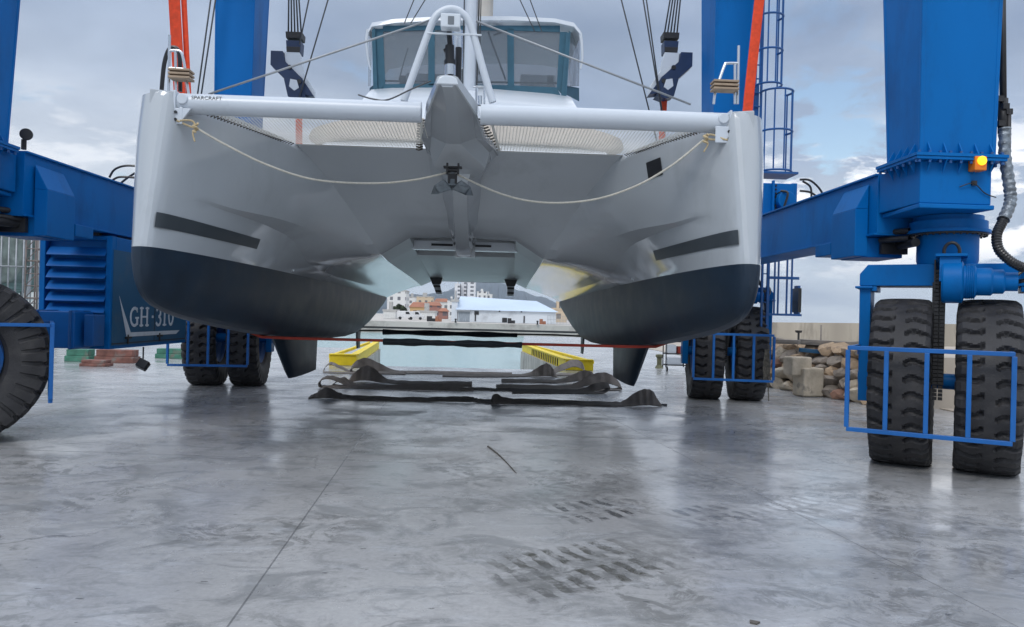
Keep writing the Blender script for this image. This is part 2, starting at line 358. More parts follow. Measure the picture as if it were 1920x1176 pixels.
    vn = N.new('ShaderNodeTexVoronoi'); vn.feature = 'DISTANCE_TO_EDGE'; vn.inputs['Scale'].default_value = .42
    dv = N.new('ShaderNodeVectorMath'); dv.operation = 'ADD'; nn = N.new('ShaderNodeTexNoise'); nn.inputs['Scale'].default_value = 1.6; nn.inputs['Detail'].default_value = 6; L.new(P, nn.inputs[0])
    L.new(P, dv.inputs[0]); L.new(nn.outputs[1], dv.inputs[1]); L.new(dv.outputs[0], vn.inputs[0])
    crack = Mth('MULTIPLY', ramp(vn.outputs[0], [(.0025, .55), (.006, 0.0)]), ramp(noise(P, .5, 3), [(.5, 0.0), (.6, 1.0)]))
    col = mix(Mth('MAXIMUM', Mth('MULTIPLY', jn, .62), crack), col, (.07, .072, .075))
    L.new(col, b.inputs['Base Color'])
    rg = ramp(noise(mp(s=(1, 1.4, 1)), .8, 8, .6, .3), [(.32, .13), (.52, .24), (.68, .40)])
    rg = Mth('ADD', rg, Mth('MULTIPLY', Mth('SUBTRACT', bl, .5), .35), True)
    L.new(rg, b.inputs['Roughness']); b.inputs['Specular IOR Level'].default_value = .9
    bp = N.new('ShaderNodeBump'); bp.inputs['Strength'].default_value = .25; bp.inputs['Distance'].default_value = .01
    hgt = Mth('SUBTRACT', Mth('ADD', Mth('MULTIPLY', noise(P, 3, 6, .6), .8), Mth('MULTIPLY', fine, .12)), jn)
    L.new(hgt, bp.inputs['Height']); L.new(bp.outputs[0], b.inputs['Normal'])
    return m
FLOOR = floormat()
def watermat():
    m, nt, b = newmat('turquoise_harbour_water'); N = nt.nodes; L = nt.links
    tc = N.new('ShaderNodeTexCoord'); mp = N.new('ShaderNodeMapping'); mp.inputs[3].default_value = (.6, 1.6, 1); L.new(tc.outputs['Object'], mp.inputs[0])
    n = N.new('ShaderNodeTexNoise'); n.inputs['Scale'].default_value = .5; n.inputs['Detail'].default_value = 8; L.new(mp.outputs[0], n.inputs[0])
    r = N.new('ShaderNodeValToRGB'); L.new(n.outputs[0], r.inputs[0]); r.color_ramp.elements[0].color = (.25, .39, .40, 1); r.color_ramp.elements[1].color = (.33, .48, .49, 1)
    L.new(r.outputs[0], b.inputs['Base Color']); b.inputs['Roughness'].default_value = .15; b.inputs['IOR'].default_value = 1.33
    n2 = N.new('ShaderNodeTexNoise'); n2.inputs['Scale'].default_value = 1.6; n2.inputs['Detail'].default_value = 6; L.new(mp.outputs[0], n2.inputs[0])
    bp = N.new('ShaderNodeBump'); bp.inputs['Strength'].default_value = .6; bp.inputs['Distance'].default_value = .15; L.new(n2.outputs[0], bp.inputs['Height']); L.new(bp.outputs[0], b.inputs['Normal'])
    return m
WATER = watermat()
SAND = paint('sandy_gravel', (.42, .37, .31), .9, var=.2, scale=.4, bump=.4, bscale=3, dirt=(.30, .27, .23), dscale=.8)
def P2(x, y, z=0): return Vector((x, y, z))
# slip corners (surveyed)
SL, SR = P2(-3.35, 22.4), P2(2.88, 22.6)            # inner end of the slip
SLf, SRf = P2(-4.2, 33), P2(2.14, 34)               # pier heads
ql = MB()
def slab(poly, z0=-3.2): ql.hexa([P2(x, y, z0) for x, y in poly], [P2(x, y, 0) for x, y in poly])
slab([(-60, -30), (9.3, -30), (9.3, 22.4), (2.88, 22.4), (-3.35, 22.4), (-60, 22.4)])
slab([(-60, 22.4), (-3.35, 22.4), (-4.2, 33), (-60, 33)])
slab([(2.88, 22.4), (9.3, 22.4), (9.3, 60), (3.6, 60), (2.14, 34)])
tag(ql.build('ground', FLOOR), kind='structure')
e = MB(); e.add([(-400, 22, -2.0), (400, 22, -2.0), (400, 150, -2.0), (-400, 150, -2.0)], [(0, 1, 2, 3)])
e.add([(-8800, -30, -3.4), (8800, -30, -3.4), (8800, 8900, -3.4), (-8800, 8900, -3.4)], [(0, 1, 2, 3)])
tag(e.build('water', WATER, fix=False), kind='structure')
g = MB(); g.hexa([P2(9.3, -30, -3.3), P2(90, -30, -3.3), P2(90, 72, -3.3), P2(9.3, 72, -3.3)], [P2(9.3, -30, .02), P2(90, -30, .02), P2(90, 72, .02), P2(9.3, 72, .02)])
tag(g.build('breakwater_ground', SAND), kind='structure')
# far shore
g = MB(); q0 = at(500, 601, 132); QZ = at(700, 601.5, 132).z
g.hexa([P2(-900, 132, -2.5), P2(140, 134, -2.5), P2(140, 900, -2.5), P2(-900, 900, -2.5)], [P2(-900, 132, QZ), P2(140, 134, QZ), P2(140, 900, QZ), P2(-900, 900, QZ)])
QUAYC = paint('pale_quay_concrete', (.52, .49, .45), .9, var=.15, scale=.05, dirt=(.30, .27, .25), dscale=.3, dth=(.5, .7))
tag(g.build('far_quay', QUAYC), kind='structure')
# ------------------------------------------------------------------ yellow edge barriers on the piers
def barrier(name, near_in, near_out, far_in, label, teeth):
    t = thing(name, label, 'barrier', near_in, 0, 'yellow edge barriers at the slip'); o = Vector(near_in)
    m = MB(); h = .30; th = .16
    m.prism([near_in-o, far_in-o, far_in-o+Vector((0, 0, h)), near_in-o+Vector((0, 0, h))], (math.copysign(th, near_in.x)*1, 0, 0))
    m.prism([near_in-o+Vector((0, -.02, 0)), near_out-o+Vector((0, -.02, 0)), near_out-o+Vector((0, -.02, h)), near_in-o+Vector((0, -.02, h))], (0, -th, 0))
    out2 = near_out + Vector((0, (far_in-near_in).y, 0)); fo = far_in + Vector((near_out.x-near_in.x, 0, 0))*.55
    m.bar(near_out-o+Vector((0, 0, h-.05)), fo-o+Vector((0, 0, h-.05)), .1, .1)
    nf = len(m.f)
    bw_ = m
    c = MB(); c.bar(near_in-o+Vector((math.copysign(.08, near_in.x), 0, h+.022)), far_in-o+Vector((math.copysign(.08, near_in.x), 0, h+.022)), .24, .04)
    c.bar(near_in-o+Vector((0, -.1, h+.022)), near_out-o+Vector((0, -.1, h+.022)), .24, .04)
    c.build('capping', YELLOW, t, bevel=.01)
    if teeth:
        k = bw_; n = 15
        for i in range(n):
            p = (near_in-o).lerp(far_in-o, .12+.6*i/n); k.box((p.x-.03, p.y-.05, .03), (p.x+.0, p.y+.05, h-.03))
    bw_.mi = [0]*nf+[1]*(len(bw_.f)-nf); bw_.build('barrier_wall', [YELLOW, BLACK], t, bevel=.015)
barrier('edge_barrier', SL, SL+Vector((-.8, 0, 0)), SLf, 'low yellow edge barrier on the left pier of the slip, plain sided', False)
barrier('edge_barrier', SR, SR+Vector((.84, 0, 0)), SRf, 'low yellow edge barrier on the right pier with a row of dark slots', True)
# stained slip walls
for nm, a, b_, lab, s in (('slip_wall', SL, SLf, 'stained concrete slip wall below the left yellow barrier', 1), ('slip_wall', SR, SRf, 'stained concrete slip wall below the right yellow barrier', -1)):
    m = MB(); m.prism([a+Vector((0, 0, -3)), b_+Vector((0, 0, -3)), b_+Vector((0, 0, -.004)), a+Vector((0, 0, -.004))], (s*.06, 0, 0))
    tag(m.build(nm, CONC), lab, 'wall', 'concrete walls of the slip')
# ------------------------------------------------------------------ travelling boat hoist
hoist = thing('boat_hoist', 'huge blue four-legged wheeled boat hoist straddling the catamaran on a wet concrete yard', 'boat hoist', (0, 12, 0))
HO = Vector((0, 12, 0))
TR, TW = .975, .61
def tyre_mesh():
    m = MB(); NL = 34; NA = NL*10
    prof = []
    hw = TW/2
    for k in range(27): prof.append(('t', -1+2*k/26))
    rows = []
    for i in range(NA+1):
        th = 2*math.pi*i/NA; row = []
        def pt(x, r):
            z = TR+r*math.sin(th); bl_ = 1+.10*max(0, (.22-z)/.22)
            return Vector((x*bl_, r*math.cos(th), max(z, .028)))
        def lug(u):
            side = 0 if u < 0 else .5
            a = abs(u)
            if a < .16: return 0
            w = .16*math.sin((a-.16)*6.2)*1.0 + .30*(a-.16)
            ph = (i/10 + side + (w if u > 0 else -w)) % 1.0
            d = 0
            if ph < .34: d = 1.0 if .04 < ph < .30 else .5
            fade = min(1, (a-.16)/.07)
            return d*fade
        side_l = [(-.20, .50), (-.27, .56), (-.305, .68), (-.312, .80), (-.300, .89)]
        for (x, r) in side_l: lg = lug(-1) if r > .78 else 0; row.append(pt(x*(1-.07*lg), r-.02*lg))
        for (_, u) in prof:
            r = TR - .022*abs(u)**3 - (.03*max(0, abs(u)-.86)/.14)
            row.append(pt(u*hw*.975, r-.048*lug(u)))
        for (x, r) in reversed(side_l): lg = lug(1) if r > .78 else 0; row.append(pt(-x*(1-.07*lg), r-.02*lg))
        rows.append(row)
    m.grid(rows, 0, True)
    # shoulder lug notches on the sidewall
    return m
TY_TMP = tyre_mesh().build('tyre', TYRE, None, auto=28)
# settle the contact patch on the floor
def rim_mb():
    m = MB()
    for s in (-1, 1):
        m.lathe([(.51, .235*s), (.50, .20*s), (.44, .17*s), (.42, .08*s), (.20, .06*s), (.19, .12*s), (.0, .13*s)], (0, 0, TR), (1, 0, 0), 32)
        for k in range(12):
            a = 2*math.pi*k/12; m.lathe([(.018, .06*s), (.018, .10*s), (0, .10*s)], (0, .3*math.cos(a), TR+.3*math.sin(a)), (1, 0, 0), 6)
    return m
RIM_TMP = rim_mb().build('rim', BLUE_D, None)
def ell(a, b): return Vector(a).lerp(Vector(b), .5)
def bogie(cx, cy, rz, gd, label, first=False, motor=True, gx=0):
    loc = (cx-HO.x, cy-HO.y, 0)
    f = MB()
    # portal with chamfered shoulders
    prof = [(-.88, .95), (-.88, 2.2), (-.80, 2.30), (.80, 2.30), (.88, 2.2), (.88, .95), (.76, .72), (.755, 1.98), (.68, 2.04), (-.68, 2.04), (-.755, 1.98), (-.76, .72)]
    for (x0, x1) in ((-.885, -.765), (.765, .885)):
        f.hexa([Vector((x0, -.17, .70)), Vector((x1, -.17, .70)), Vector((x1, .17, .70)), Vector((x0, .17, .70))], [Vector((x0, -.24, 2.06)), Vector((x1, -.24, 2.06)), Vector((x1, .24, 2.06)), Vector((x0, .24, 2.06))])
    f.prism([(-.885, -.26, 2.062), (.885, -.26, 2.062), (.885, -.26, 2.2), (.80, -.26, 2.31), (-.80, -.26, 2.31), (-.885, -.26, 2.2)], (0, .52, 0))
    f.box((-.93, -.29, 2.031), (-.74, .29, 2.058)); f.box((.74, -.29, 2.031), (.93, .29, 2.058))
    f.tube([(-.9, 0, TR), (.9, 0, TR)], .09, 16)
    f.box((-.76, -.25, 2.0), (-.70, .25, 2.06)); f.box((.70, -.25, 2.0), (.76, .25, 2.06))
    b = f.build('wheel_bogie', BLUE, hoist, loc, rz, bevel=.008); tag(b, label)
    for s in (-1, 1):
        t = dup(TY_TMP, b, (s*.42, 0, 0)) if not first or s == 1 else TY_TMP
        t.parent = b; t.location = (s*.42, 0, -.027); t.rotation_euler = (0, 0, 0)
        r = dup(RIM_TMP, b, (s*.42, 0, 0)) if not first or s == 1 else RIM_TMP
        r.parent = b; r.location = (s*.42, 0, 0)
    # slewing ring between bogie and leg
    s_ = MB(); s_.lathe([(.30, 2.31), (.315, 2.36), (.315, 2.68)], (0, 0, 0), (0, 0, 1), 40); s_.lathe([(.0, 2.80), (.40, 2.80), (.40, 2.70), (.43, 2.70), (.43, 2.665), (.315, 2.66)], (0, 0, 0), (0, 0, 1), 40)
    s_.lathe([(.36, 2.80), (.36, 2.86), (.0, 2.86)], (0, 0, 0), (0, 0, 1), 40)
    s_.build('slewing_ring', BLUE, b)
    k = MB()
    for i in range(36):
        a = 2*math.pi*i/36; k.lathe([(.0, 2.63), (.013, 2.63), (.013, 2.665)], (.385*math.cos(a), .385*math.sin(a), 0), (0, 0, 1), 6)
    k.lathe([(.33, 2.645), (.40, 2.645), (.40, 2.664), (.33, 2.664)], (0, 0, 0), (0, 0, 1), 40)
    k.build('ring_bolts', DARK, b)
    # guard rail frame in front of the tyres
    g = MB(); y = -gd; t_ = .045; x0, x1, z0, z1 = -.75+gx, .75+gx, .47, 1.35
    for z in (z0, z1): g.box((x0, y-t_/2, z-t_/2), (x1, y+t_/2, z+t_/2))
    for i in range(5):
        x = x0+(x1-x0)*i/4; g.box((x-t_/2, y-t_/2-.003*(i % 2), z0+t_/2), (x+t_/2, y+t_/2+.003*(i % 2), z1-t_/2))
    for x in (x0+.01, x1-.01): g.box((x-.02, y+t_/2, z1-.02), (x+.02, -.16, z1+.02)); g.box((x-.018, -.2, z1-.1), (x+.018, -.16, z1+.018))
    g.build('guard_rail', BLUE_G, b, bevel=.004)
    if motor:
        d = MB(); my, mz = -.42, 2.10
        d.lathe([(0, -.04), (.22, -.04), (.235, -.02), (.235, .15), (.20, .17), (.185, .17), (.18, .27), (.15, .29), (.15, .42), (.13, .44), (.13, .53), (.10, .55), (.10, .66), (0, .66)], (0, my, mz), (1, 0, 0), 32)
        d.prism([(-.06, my-.16, mz), (-.06, my+.16, mz), (-.06, my+.18, mz+.27), (-.06, my-.12, mz+.27)], (.20, 0, 0))
        d.box((-.10, my-.16, mz+.272), (.20, my+.22, mz+.30)); 
        for i in range(5): d.lathe([(.188, .19+.018*i), (.194, .194+.018*i), (.188, .2+.018*i)], (0, my, mz), (1, 0, 0), 32)
        d.build('drive_motor', BLUE, b)
        c = MB()
        c.tube([Vector((.05+.075*math.cos(a), my-.02, mz+.33+.10*math.sin(a))) for a in [R(-35+250*i/10) for i in range(11)]], .018, 8)
        for sx in (-.085, -.03):
            for i in range(34):
                z = mz+.12-i*.043; c.box((sx-.022, my+.06+.004*(i % 2)-.02, z-.017), (sx+.022, my+.06+.03, z+.017))
        c.box((-.13, my+.09, .95), (-.0, my+.10, mz)); c.box((-.115, my+.02, mz-.1), (-.10, my+.20, mz+.25))
        c.build('drive_chain', DARK, b)
        h = MB(); h.tube(catmull([(.66, my, mz), (.74, my-.02, mz+.03), (.80, my+.05, mz+.15), (.78, my+.2, mz+.24)], 5), .022, 8); h.tube(catmull([(.64, my+.06, mz+.06), (.72, my+.1, mz+.14), (.76, my+.2, mz+.24)], 5), .018, 8)
        h.build('hydraulic_hose', BLACK, b)
    return b
B_NR = bogie(5.72, 8.42, R(-33), 1.12, 'wheel bogie nearest on the right, turned outwards', True, gx=-.14)
B_FR = bogie(5.42, 15.35, R(-10), 1.12, 'rear right wheel bogie pointing straight ahead')
B_FL = bogie(-4.95, 15.95, R(6), 1.12, 'rear left wheel bogie pointing straight ahead', motor=False, gx=-.15)
B_NL = bogie(-5.80, 9.0, R(120), .97, 'front left wheel bogie turned almost sideways', motor=False)
def leg(x0, x1, y0, y1, z0, z1, flare, s, label):
    """column: tapered box on a bolted flange; s = inward side (+1: inner face towards -x)"""
    m = MB(); e = .03
    def q(z, k): return [Vector((x0-k*.10, y0-k*.10, z))-HO, Vector((x1+k*.10, y0-k*.10, z))-HO, Vector((x1+k*.10, y1+k*.45, z))-HO, Vector((x0-k*.10, y1+k*.45, z))-HO]
    m.hexa(q(z0, 0), q(z1, flare))
    # edge strips standing proud of the plates
    for i in range(4):
        a = q(z0, 0)[i]; b = q(z1, flare)[i]; n1 = Vector((-1 if i in (0, 3) else 1, -1 if i in (0, 1) else 1, 0))
        m.bar(a+n1*.004-Vector((n1.x*.02, n1.y*.02, 0)), b+n1*.004-Vector((n1.x*.02, n1.y*.02, 0)), .045, .045)
    c = m.build('column', BLUE, hoist, bevel=.01); tag(c, label)
    f = MB(); g = .09
    f.hexa([p for p in q(z0-.06, 0)], [p for p in q(z0, 0)])
    f.v = []; f.f = []; f.mi = []; f.sm = []
    X0, X1, Y0, Y1 = x0-g, x1+g, y0-g, y1+g
    f.box(Vector((X0, Y0, z0-.030))-HO, Vector((X1, Y1, z0+.002))-HO); f.box(Vector((X0+.01, Y0+.01, z0-.064))-HO, Vector((X1-.01, Y1-.01, z0-.034))-HO)
    for (xa, ya, dx, dy) in [(x0+.08+i*.17, y0, 0, -1) for i in range(5)] + [(x0, y0+.1+i*.14, -1, 0) for i in range(4)] + [(x1, y0+.1+i*.14, 1, 0) for i in range(4)]:
        if xa > x1: continue
        for zz, sg in ((z0+.002, 1), (z0-.064, -1)):
            p = Vector((xa, ya, zz))-HO; d = Vector((dx, dy, 0)); t = Vector((-dy, dx, 0))*.006
            f.prism([p-t+d*.002, p-t+d*.075, p-t+d*.002+Vector((0, 0, .13*sg))], t*2)
    k = f; nf = len(f.f)
    for i in range(9):
        xx = X0+.05+i*(X1-X0-.1)/8; k.lathe([(0, -.098), (.016, -.098), (.016, -.065)], Vector((xx, Y0+.035, z0))-HO, (0, 0, 1), 6); k.lathe([(0, .03), (.016, .03), (.016, .002)], Vector((xx, Y0+.035, z0))-HO, (0, 0, 1), 6)
    for i in range(7):
        yy = Y0+.05+i*(Y1-Y0-.1)/6
        for xx in (X0+.03, X1-.03): k.lathe([(0, -.098), (.016, -.098), (.016, -.065)], Vector((xx, yy, z0))-HO, (0, 0, 1), 6)
    f.mi = [0]*nf+[1]*(len(f.f)-nf); f.build('leg_flange', [BLUE, BLUE_D], c)
    h = MB()  # head box under the flange
    h.box(Vector((x0+.02, y0+.02, 2.92))-HO, Vector((x1-.02, y1+.2, z0-.066))-HO)
    h.prism([Vector((x0+.0, y0-.01, 2.915))-HO, Vector((x1-.0, y0-.01, 2.915))-HO, Vector((x1-.06, y1+.2, 2.915))-HO, Vector((x0+.06, y1+.2, 2.915))-HO], (0, 0, -.05))
    h.build('leg_head', BLUE, c, bevel=.01)
    return c
C_NR = leg(5.01, 5.83, 7.80, 8.45, 3.44, 10.6, 1.0, 1, 'front right leg column of the hoist')
C_FR = leg(5.0, 5.80, 15.1, 15.8, 3.46, 10.6, .8, 1, 'rear right leg column of the hoist')
C_FL = leg(-5.44, -4.72, 16.15, 16.85, 3.46, 10.6, .8, -1, 'rear left leg column of the hoist')
C_NL = leg(-6.02, -5.22, 8.25, 8.95, 3.44, 10.6, 1.0, -1, 'front left leg column of the hoist')
def beam(a, b, zt, zb, w, name, label):
    m = MB(); a, b = Vector(a)-HO, Vector(b)-HO; zc = (zt+zb)/2; U = Vector((0, 0, 1))
    A = Vector((a.x, a.y, zc)); B = Vector((b.x, b.y, zc))
    m.bar(A, B, w, zt-zb, up=(0, 0, 1))
    for z in (zt, zb): m.bar(Vector((a.x, a.y, z)), Vector((b.x, b.y, z)), w+.07, .025, up=(0, 0, 1))
    o = m.build(name, BLUE, hoist, bevel=.004); return tag(o, label)
SBR = beam((5.27, 8.66, 0), (5.22, 15.2, 0), 3.38, 2.68, .50, 'side_beam', 'right side beam of the hoist, carrying the winch')
SBL = beam((-5.42, 9.2, 0), (-5.14, 16.3, 0), 3.42, 2.66, .50, 'side_beam', 'left side beam of the hoist, above the engine house')
beam((5.45, 8.0, 0), (5.45, 16.0, 0), 11.4, 10.61, .8, 'top_beam', 'right top beam'); beam((-5.5, 8.3, 0), (-5.1, 16.9, 0), 11.4, 10.61, .8, 'top_beam', 'left top beam')
beam((-5.2, 16.4, 0), (5.4, 15.6, 0), 12.2, 11.42, .7, 'cross_beam', 'rear cross beam')
# steering brackets under the side beams (hang off the beams)
for par, sx, xi, y0 in ((SBR, 1, 5.27, 8.85), (SBL, -1, -5.40, 9.35)):
    o = Vector((xi, y0, 0))-HO; i_ = -sx
    m = MB(); x_in = o.x+i_*.42; x_out = o.x-i_*.18
    m.box((x_in, o.y, 2.43), (o.x+i_*.262, o.y+.62, 3.0)); m.box((o.x+i_*.30, o.y+.02, 2.42), (x_out, o.y+.6, 2.66))
    m.prism([(x_in, o.y, 3.0), (o.x+i_*.262, o.y, 3.30), (o.x+i_*.262, o.y, 3.0)], (0, .62, 0))
    m.box((x_in-i_*.03, o.y+.7, 2.5), (o.x, o.y+1.15, 2.66))
    m.build('steering_bracket', BLUE, par, bevel=.008)
    c = MB()
    for dz in (0, .09): c.tube([(x_in+i_*.02-i_*.3, o.y-.05+dz, 2.62+dz), (o.x+i_*(-.05), o.y-.35, 2.62+dz)], .035, 10)
    c.tube([(o.x+.1, o.y-.02, 2.56), (o.x+sx*.05, o.y-.48, 2.56)], .05, 12); c.box((o.x-.12, o.y-.06, 2.46), (o.x+.2, o.y-.005, 2.64))
    c.build('steering_ram', DARK, par)
# hoses looping over the side beams
def hoses(par, pts, name='hydraulic_hose', r=.018, m=BLACK):
    h = MB()
    for p in pts: h.tube(catmull([Vector(q)-HO for q in p], 6), r, 8)
    return h.build(name, m, par)
hoses(SBL, [[at(205, 333, 12.3), at(215, 318, 12.3), at(235, 311, 12.3), at(262, 312, 12.3)], [at(208, 340, 12.3), at(225, 332, 12.3), at(262, 334, 12.3)], [at(225, 345, 12.3), at(240, 333, 12.3), at(264, 318, 12.3)]])
hoses(SBR, [[at(1500, 337, 12.2), at(1518, 338, 12.2), at(1535, 352, 12.2), at(1546, 370, 12.2)], [at(1500, 358, 12.2), at(1520, 361, 12.2), at(1538, 374, 12.2)], [at(1505, 340, 12.2), at(1520, 352, 12.2), at(1521, 382, 12.2)]])
# amber lamp on the leg
lamp = MB(); p = at(1828, 306, 7.80)-HO
lamp.box((p.x-.065, 7.815-HO.y, p.z-.095), (p.x+.065, 7.70-HO.y, p.z+.055)); lb = lamp.build('warning_lamp', AMB2, hoist, bevel=.008)
l2 = MB(); l2.lathe([(0, .035), (.035, .03), (.048, .015), (.048, 0)], (p.x+.005, 7.699-HO.y, p.z+.005), (0, -1, 0), 20); l2.build('lamp_lens', AMBER, lb)
k = MB(); k.tube(catmull([Vector((p.x-.16, 7.80, p.z-.26))-Vector((0, 12, 0)), Vector((p.x-.02, 7.785, p.z-.22))-Vector((0, 12, 0)), Vector((p.x+.12, 7.8, p.z-.32))-Vector((0, 12, 0)), Vector((p.x+.24, 7.8, p.z-.36))-Vector((0, 12, 0))], 6), .006, 6)
k.box((p.x-.03, -4.215, p.z-.24), (p.x+.02, -4.19, p.z-.19)); k.build('lamp_cable', DARK, lb)
# conduit and sleeved hose down the outside of the front right leg
hs = MB(); hs.tube([at(1879, -60, 7.9)-HO, at(1881, 190, 7.9)-HO], .035, 10); hs.tube([at(1881, 186, 7.9)-HO, at(1880, 250, 7.88)-HO], .05, 10)
for dx, dy in ((1874, 186), (1884, 200), (1876, 232), (1890, 210)): q = at(dx, dy, 7.86)-HO; hs.box((q.x-.035, q.y-.03, q.z-.03), (q.x+.035, q.y+.03, q.z+.03))
hs.tube([at(1892, 205, 7.85)-HO, at(1891, 300, 7.85)-HO], .022, 8); hc = hs.build('conduit', DARK, hoist)
pts = catmull([at(1884, 240, 7.85), at(1884, 290, 7.85), at(1892, 345, 7.82), at(1894, 380, 7.78), at(1880, 415, 7.7), at(1869, 440, 7.65), at(1873, 468, 7.62), at(1895, 490, 7.6), at(1918, 502, 7.6)], 12)
n = len(pts); cut = int(n*.5)
h1 = MB(); h1.tube([p-HO for p in pts[:cut]], [.058+.006*math.sin(i*1.9) for i in range(cut)], 14); h1.build('hose_sleeve', paint('silver_hose_sleeve', (.20, .23, .26), .35, metal=.5, var=.5, scale=14, bump=1.0, bscale=18), hoist)
h2 = MB(); h2.tube([p-HO for p in pts[cut-1:]], [.045+.007*(i % 2) for i in range(n-cut+1)], 14); h2.build('corrugated_hose', BLACK, hoist)
# horn lamp on the left beam
hl = MB(); q = at(45, 262, 9.25)-HO; hl.tube([q+Vector((-.0, 0, -.12)), q+Vector((0, 0, .0))], .03, 8); q2 = at(50, 248, 9.2)-HO; hl.lathe([(0, -.05), (.05, -.045), (.07, .0), (.07, .03), (.05, .035), (0, .035)], q2+Vector((0, 0, -.03)), (.35, -1, 0), 20)
hl.build('work_lamp', DARK, hoist)
# ---- engine house
EX0, EX1, EY0, EY1, EZ0, EZ1 = -6.02, -5.0, 11.0, 13.75, .96, 2.60
eh = MB(); eh.box((EX0, EY0-12+.12, EZ0), (EX1, EY1-12, EZ1)); 
eh.box((EX0, EY0-12, EZ0), (EX0+.08, EY0-12+.12, EZ1)); eh.box((EX1-.08, EY0-12, EZ0), (EX1, EY0-12+.12, EZ1)); eh.box((EX0+.08, EY0-12, EZ0), (EX1-.08, EY0-12+.12, EZ0+.56))
eh.box((EX0+.08, EY0-12, EZ1-.06), (EX1-.08, EY0-12+.12, EZ1))
for y in (11.3, 13.2): eh.box((-5.6, y-12, EZ1), (-5.15, y-11.85, 2.67))
EH = eh.build('engine_house', BLUE, hoist, bevel=.01); tag(EH, 'blue louvred engine house with pale lettering')
sp_ = MB(); sp_.box((EX1, EY0-12+.05, EZ0+.05), (EX1+.006, EY1-12-.02, EZ0+1.45)); nf = len(sp_.f); dk = sp_; dk.box((EX1+.006, .435, EZ0+.08), (EX1+.009, .45, EZ0+1.42)); dk.box((EX1+.006, -.95, EZ0+.07), (EX1+.0085, 1.7, EZ0+.085))
for yy in (-.55, .55): dk.box((EX1+.008, yy, EZ0+.14), (EX1+.03, yy+.18, EZ0+.17)); dk.box((EX1+.008, yy+.07, EZ0+.06), (EX1+.02, yy+.1, EZ0+.2))
dk.box((EX0+.2, -1.0, EZ1+.002), (EX1-.2, -.9, EZ1+.05)); dk.mi = [0]*nf+[1]*(len(dk.f)-nf); dk.build('side_panel', [GREYBLUE, DARK], EH)
for i in range(6):
    z = EZ1-.16-i*.165; l = MB()
    l.prism([(EX0+.09, EY0-12+.10, z), (EX0+.12, EY0-12-.05, z-.12), (EX0+.12, EY0-12-.05, z-.135), (EX0+.09, EY0-12+.10, z-.018)], (EX1-EX0-.19, 0, 0)); l.build('louvre', BLUE_G, EH, bevel=.003)
ft = MB(); ft.box((EX0+.02, -1.52, .99), (EX1-.22, -1.02, 1.50)); nf = len(ft.f); st = ft
for x in (-5.75, -5.3): st.box((x, -1.535, .975), (x+.04, -1.0, 1.515))
st.box((-5.16, -1.40, 1.02), (-5.02, -1.1, 1.46)); ft.mi = [0]*nf+[1]*(len(ft.f)-nf); ft.build('fuel_tank', [BLUE_G, BLUE_D], EH, bevel=.012)
# lettering  G H . 3 1 0  with slab serifs, on the side panel (reads along +y)
lt = MB(); LX = EX1+.0065
def stroke(pts, w, closed=False):
    P = [Vector(p) for p in pts]
    for i in range(len(P)-1):
        a, b = P[i], P[i+1]; d = (b-a).normalized(); nn = Vector((-d.y, d.x))*w/2; e = d*w*.25
        q = [a-e+nn, b+e+nn, b+e-nn, a-e-nn]; lk = LX+.003+.00025*(len(lt.f) % 24); lt.hexa([Vector((LX, Y0L+p.x, Z0L+p.y)) for p in q], [Vector((lk, Y0L+p.x, Z0L+p.y)) for p in q])
def arc(cx, cy, rx, ry, a0, a1, n=14): return [(cx+rx*math.cos(R(a0+(a1-a0)*i/n)), cy+ry*math.sin(R(a0+(a1-a0)*i/n))) for i in range(n+1)]
Z0L = 1.285; Hh = .29; w1, w2 = .052, .028
Y0L = 11.60-12; stroke(arc(.14, Hh/2, .13, Hh/2-.01, 50, 310), w1*.8); stroke([(.225, .03), (.225, .13)], w1); stroke([(.17, .13), (.27, .13)], w2); stroke([(.225, .22), (.225, .28)], w2)
Y0L = 11.92-12
for x in (.05, .25): stroke([(x, 0), (x, Hh)], w1); stroke([(x-.05, .01), (x+.05, .01)], w2); stroke([(x-.05, Hh-.01), (x+.05, Hh-.01)], w2)
stroke([(.05, Hh/2), (.25, Hh/2)], w2)
Y0L = 12.33-12; stroke([(.02, Hh/2), (.06, Hh/2)], .04)
Y0L = 12.50-12; stroke(arc(.08, Hh*.74, .075, Hh*.24, 150, -80), w1*.8); stroke(arc(.08, Hh*.27, .085, Hh*.25, 80, -150), w1*.8)
Y0L = 12.76-12; stroke([(.06, 0), (.06, Hh)], w1); stroke([(0, .01), (.12, .01)], w2); stroke([(.0, Hh-.04), (.06, Hh-.01)], w2)
Y0L = 12.96-12; stroke(arc(.11, Hh/2, .085, Hh/2-.01, 0, 360, 20), w1*.8)
Z0L = 0; Y0L = -12
def poly(pp): lt.hexa([Vector((LX, y-12, z)) for y, z in pp], [Vector((LX+.004, y-12, z)) for y, z in pp])
poly([(11.24, 1.74), (11.33, 1.60), (11.62, 1.195), (11.50, 1.13)]); poly([(11.50, 1.128), (13.30, 1.128), (13.45, 1.19), (11.62, 1.193)])
lt.build('lettering', LETTER, EH, fix=False)
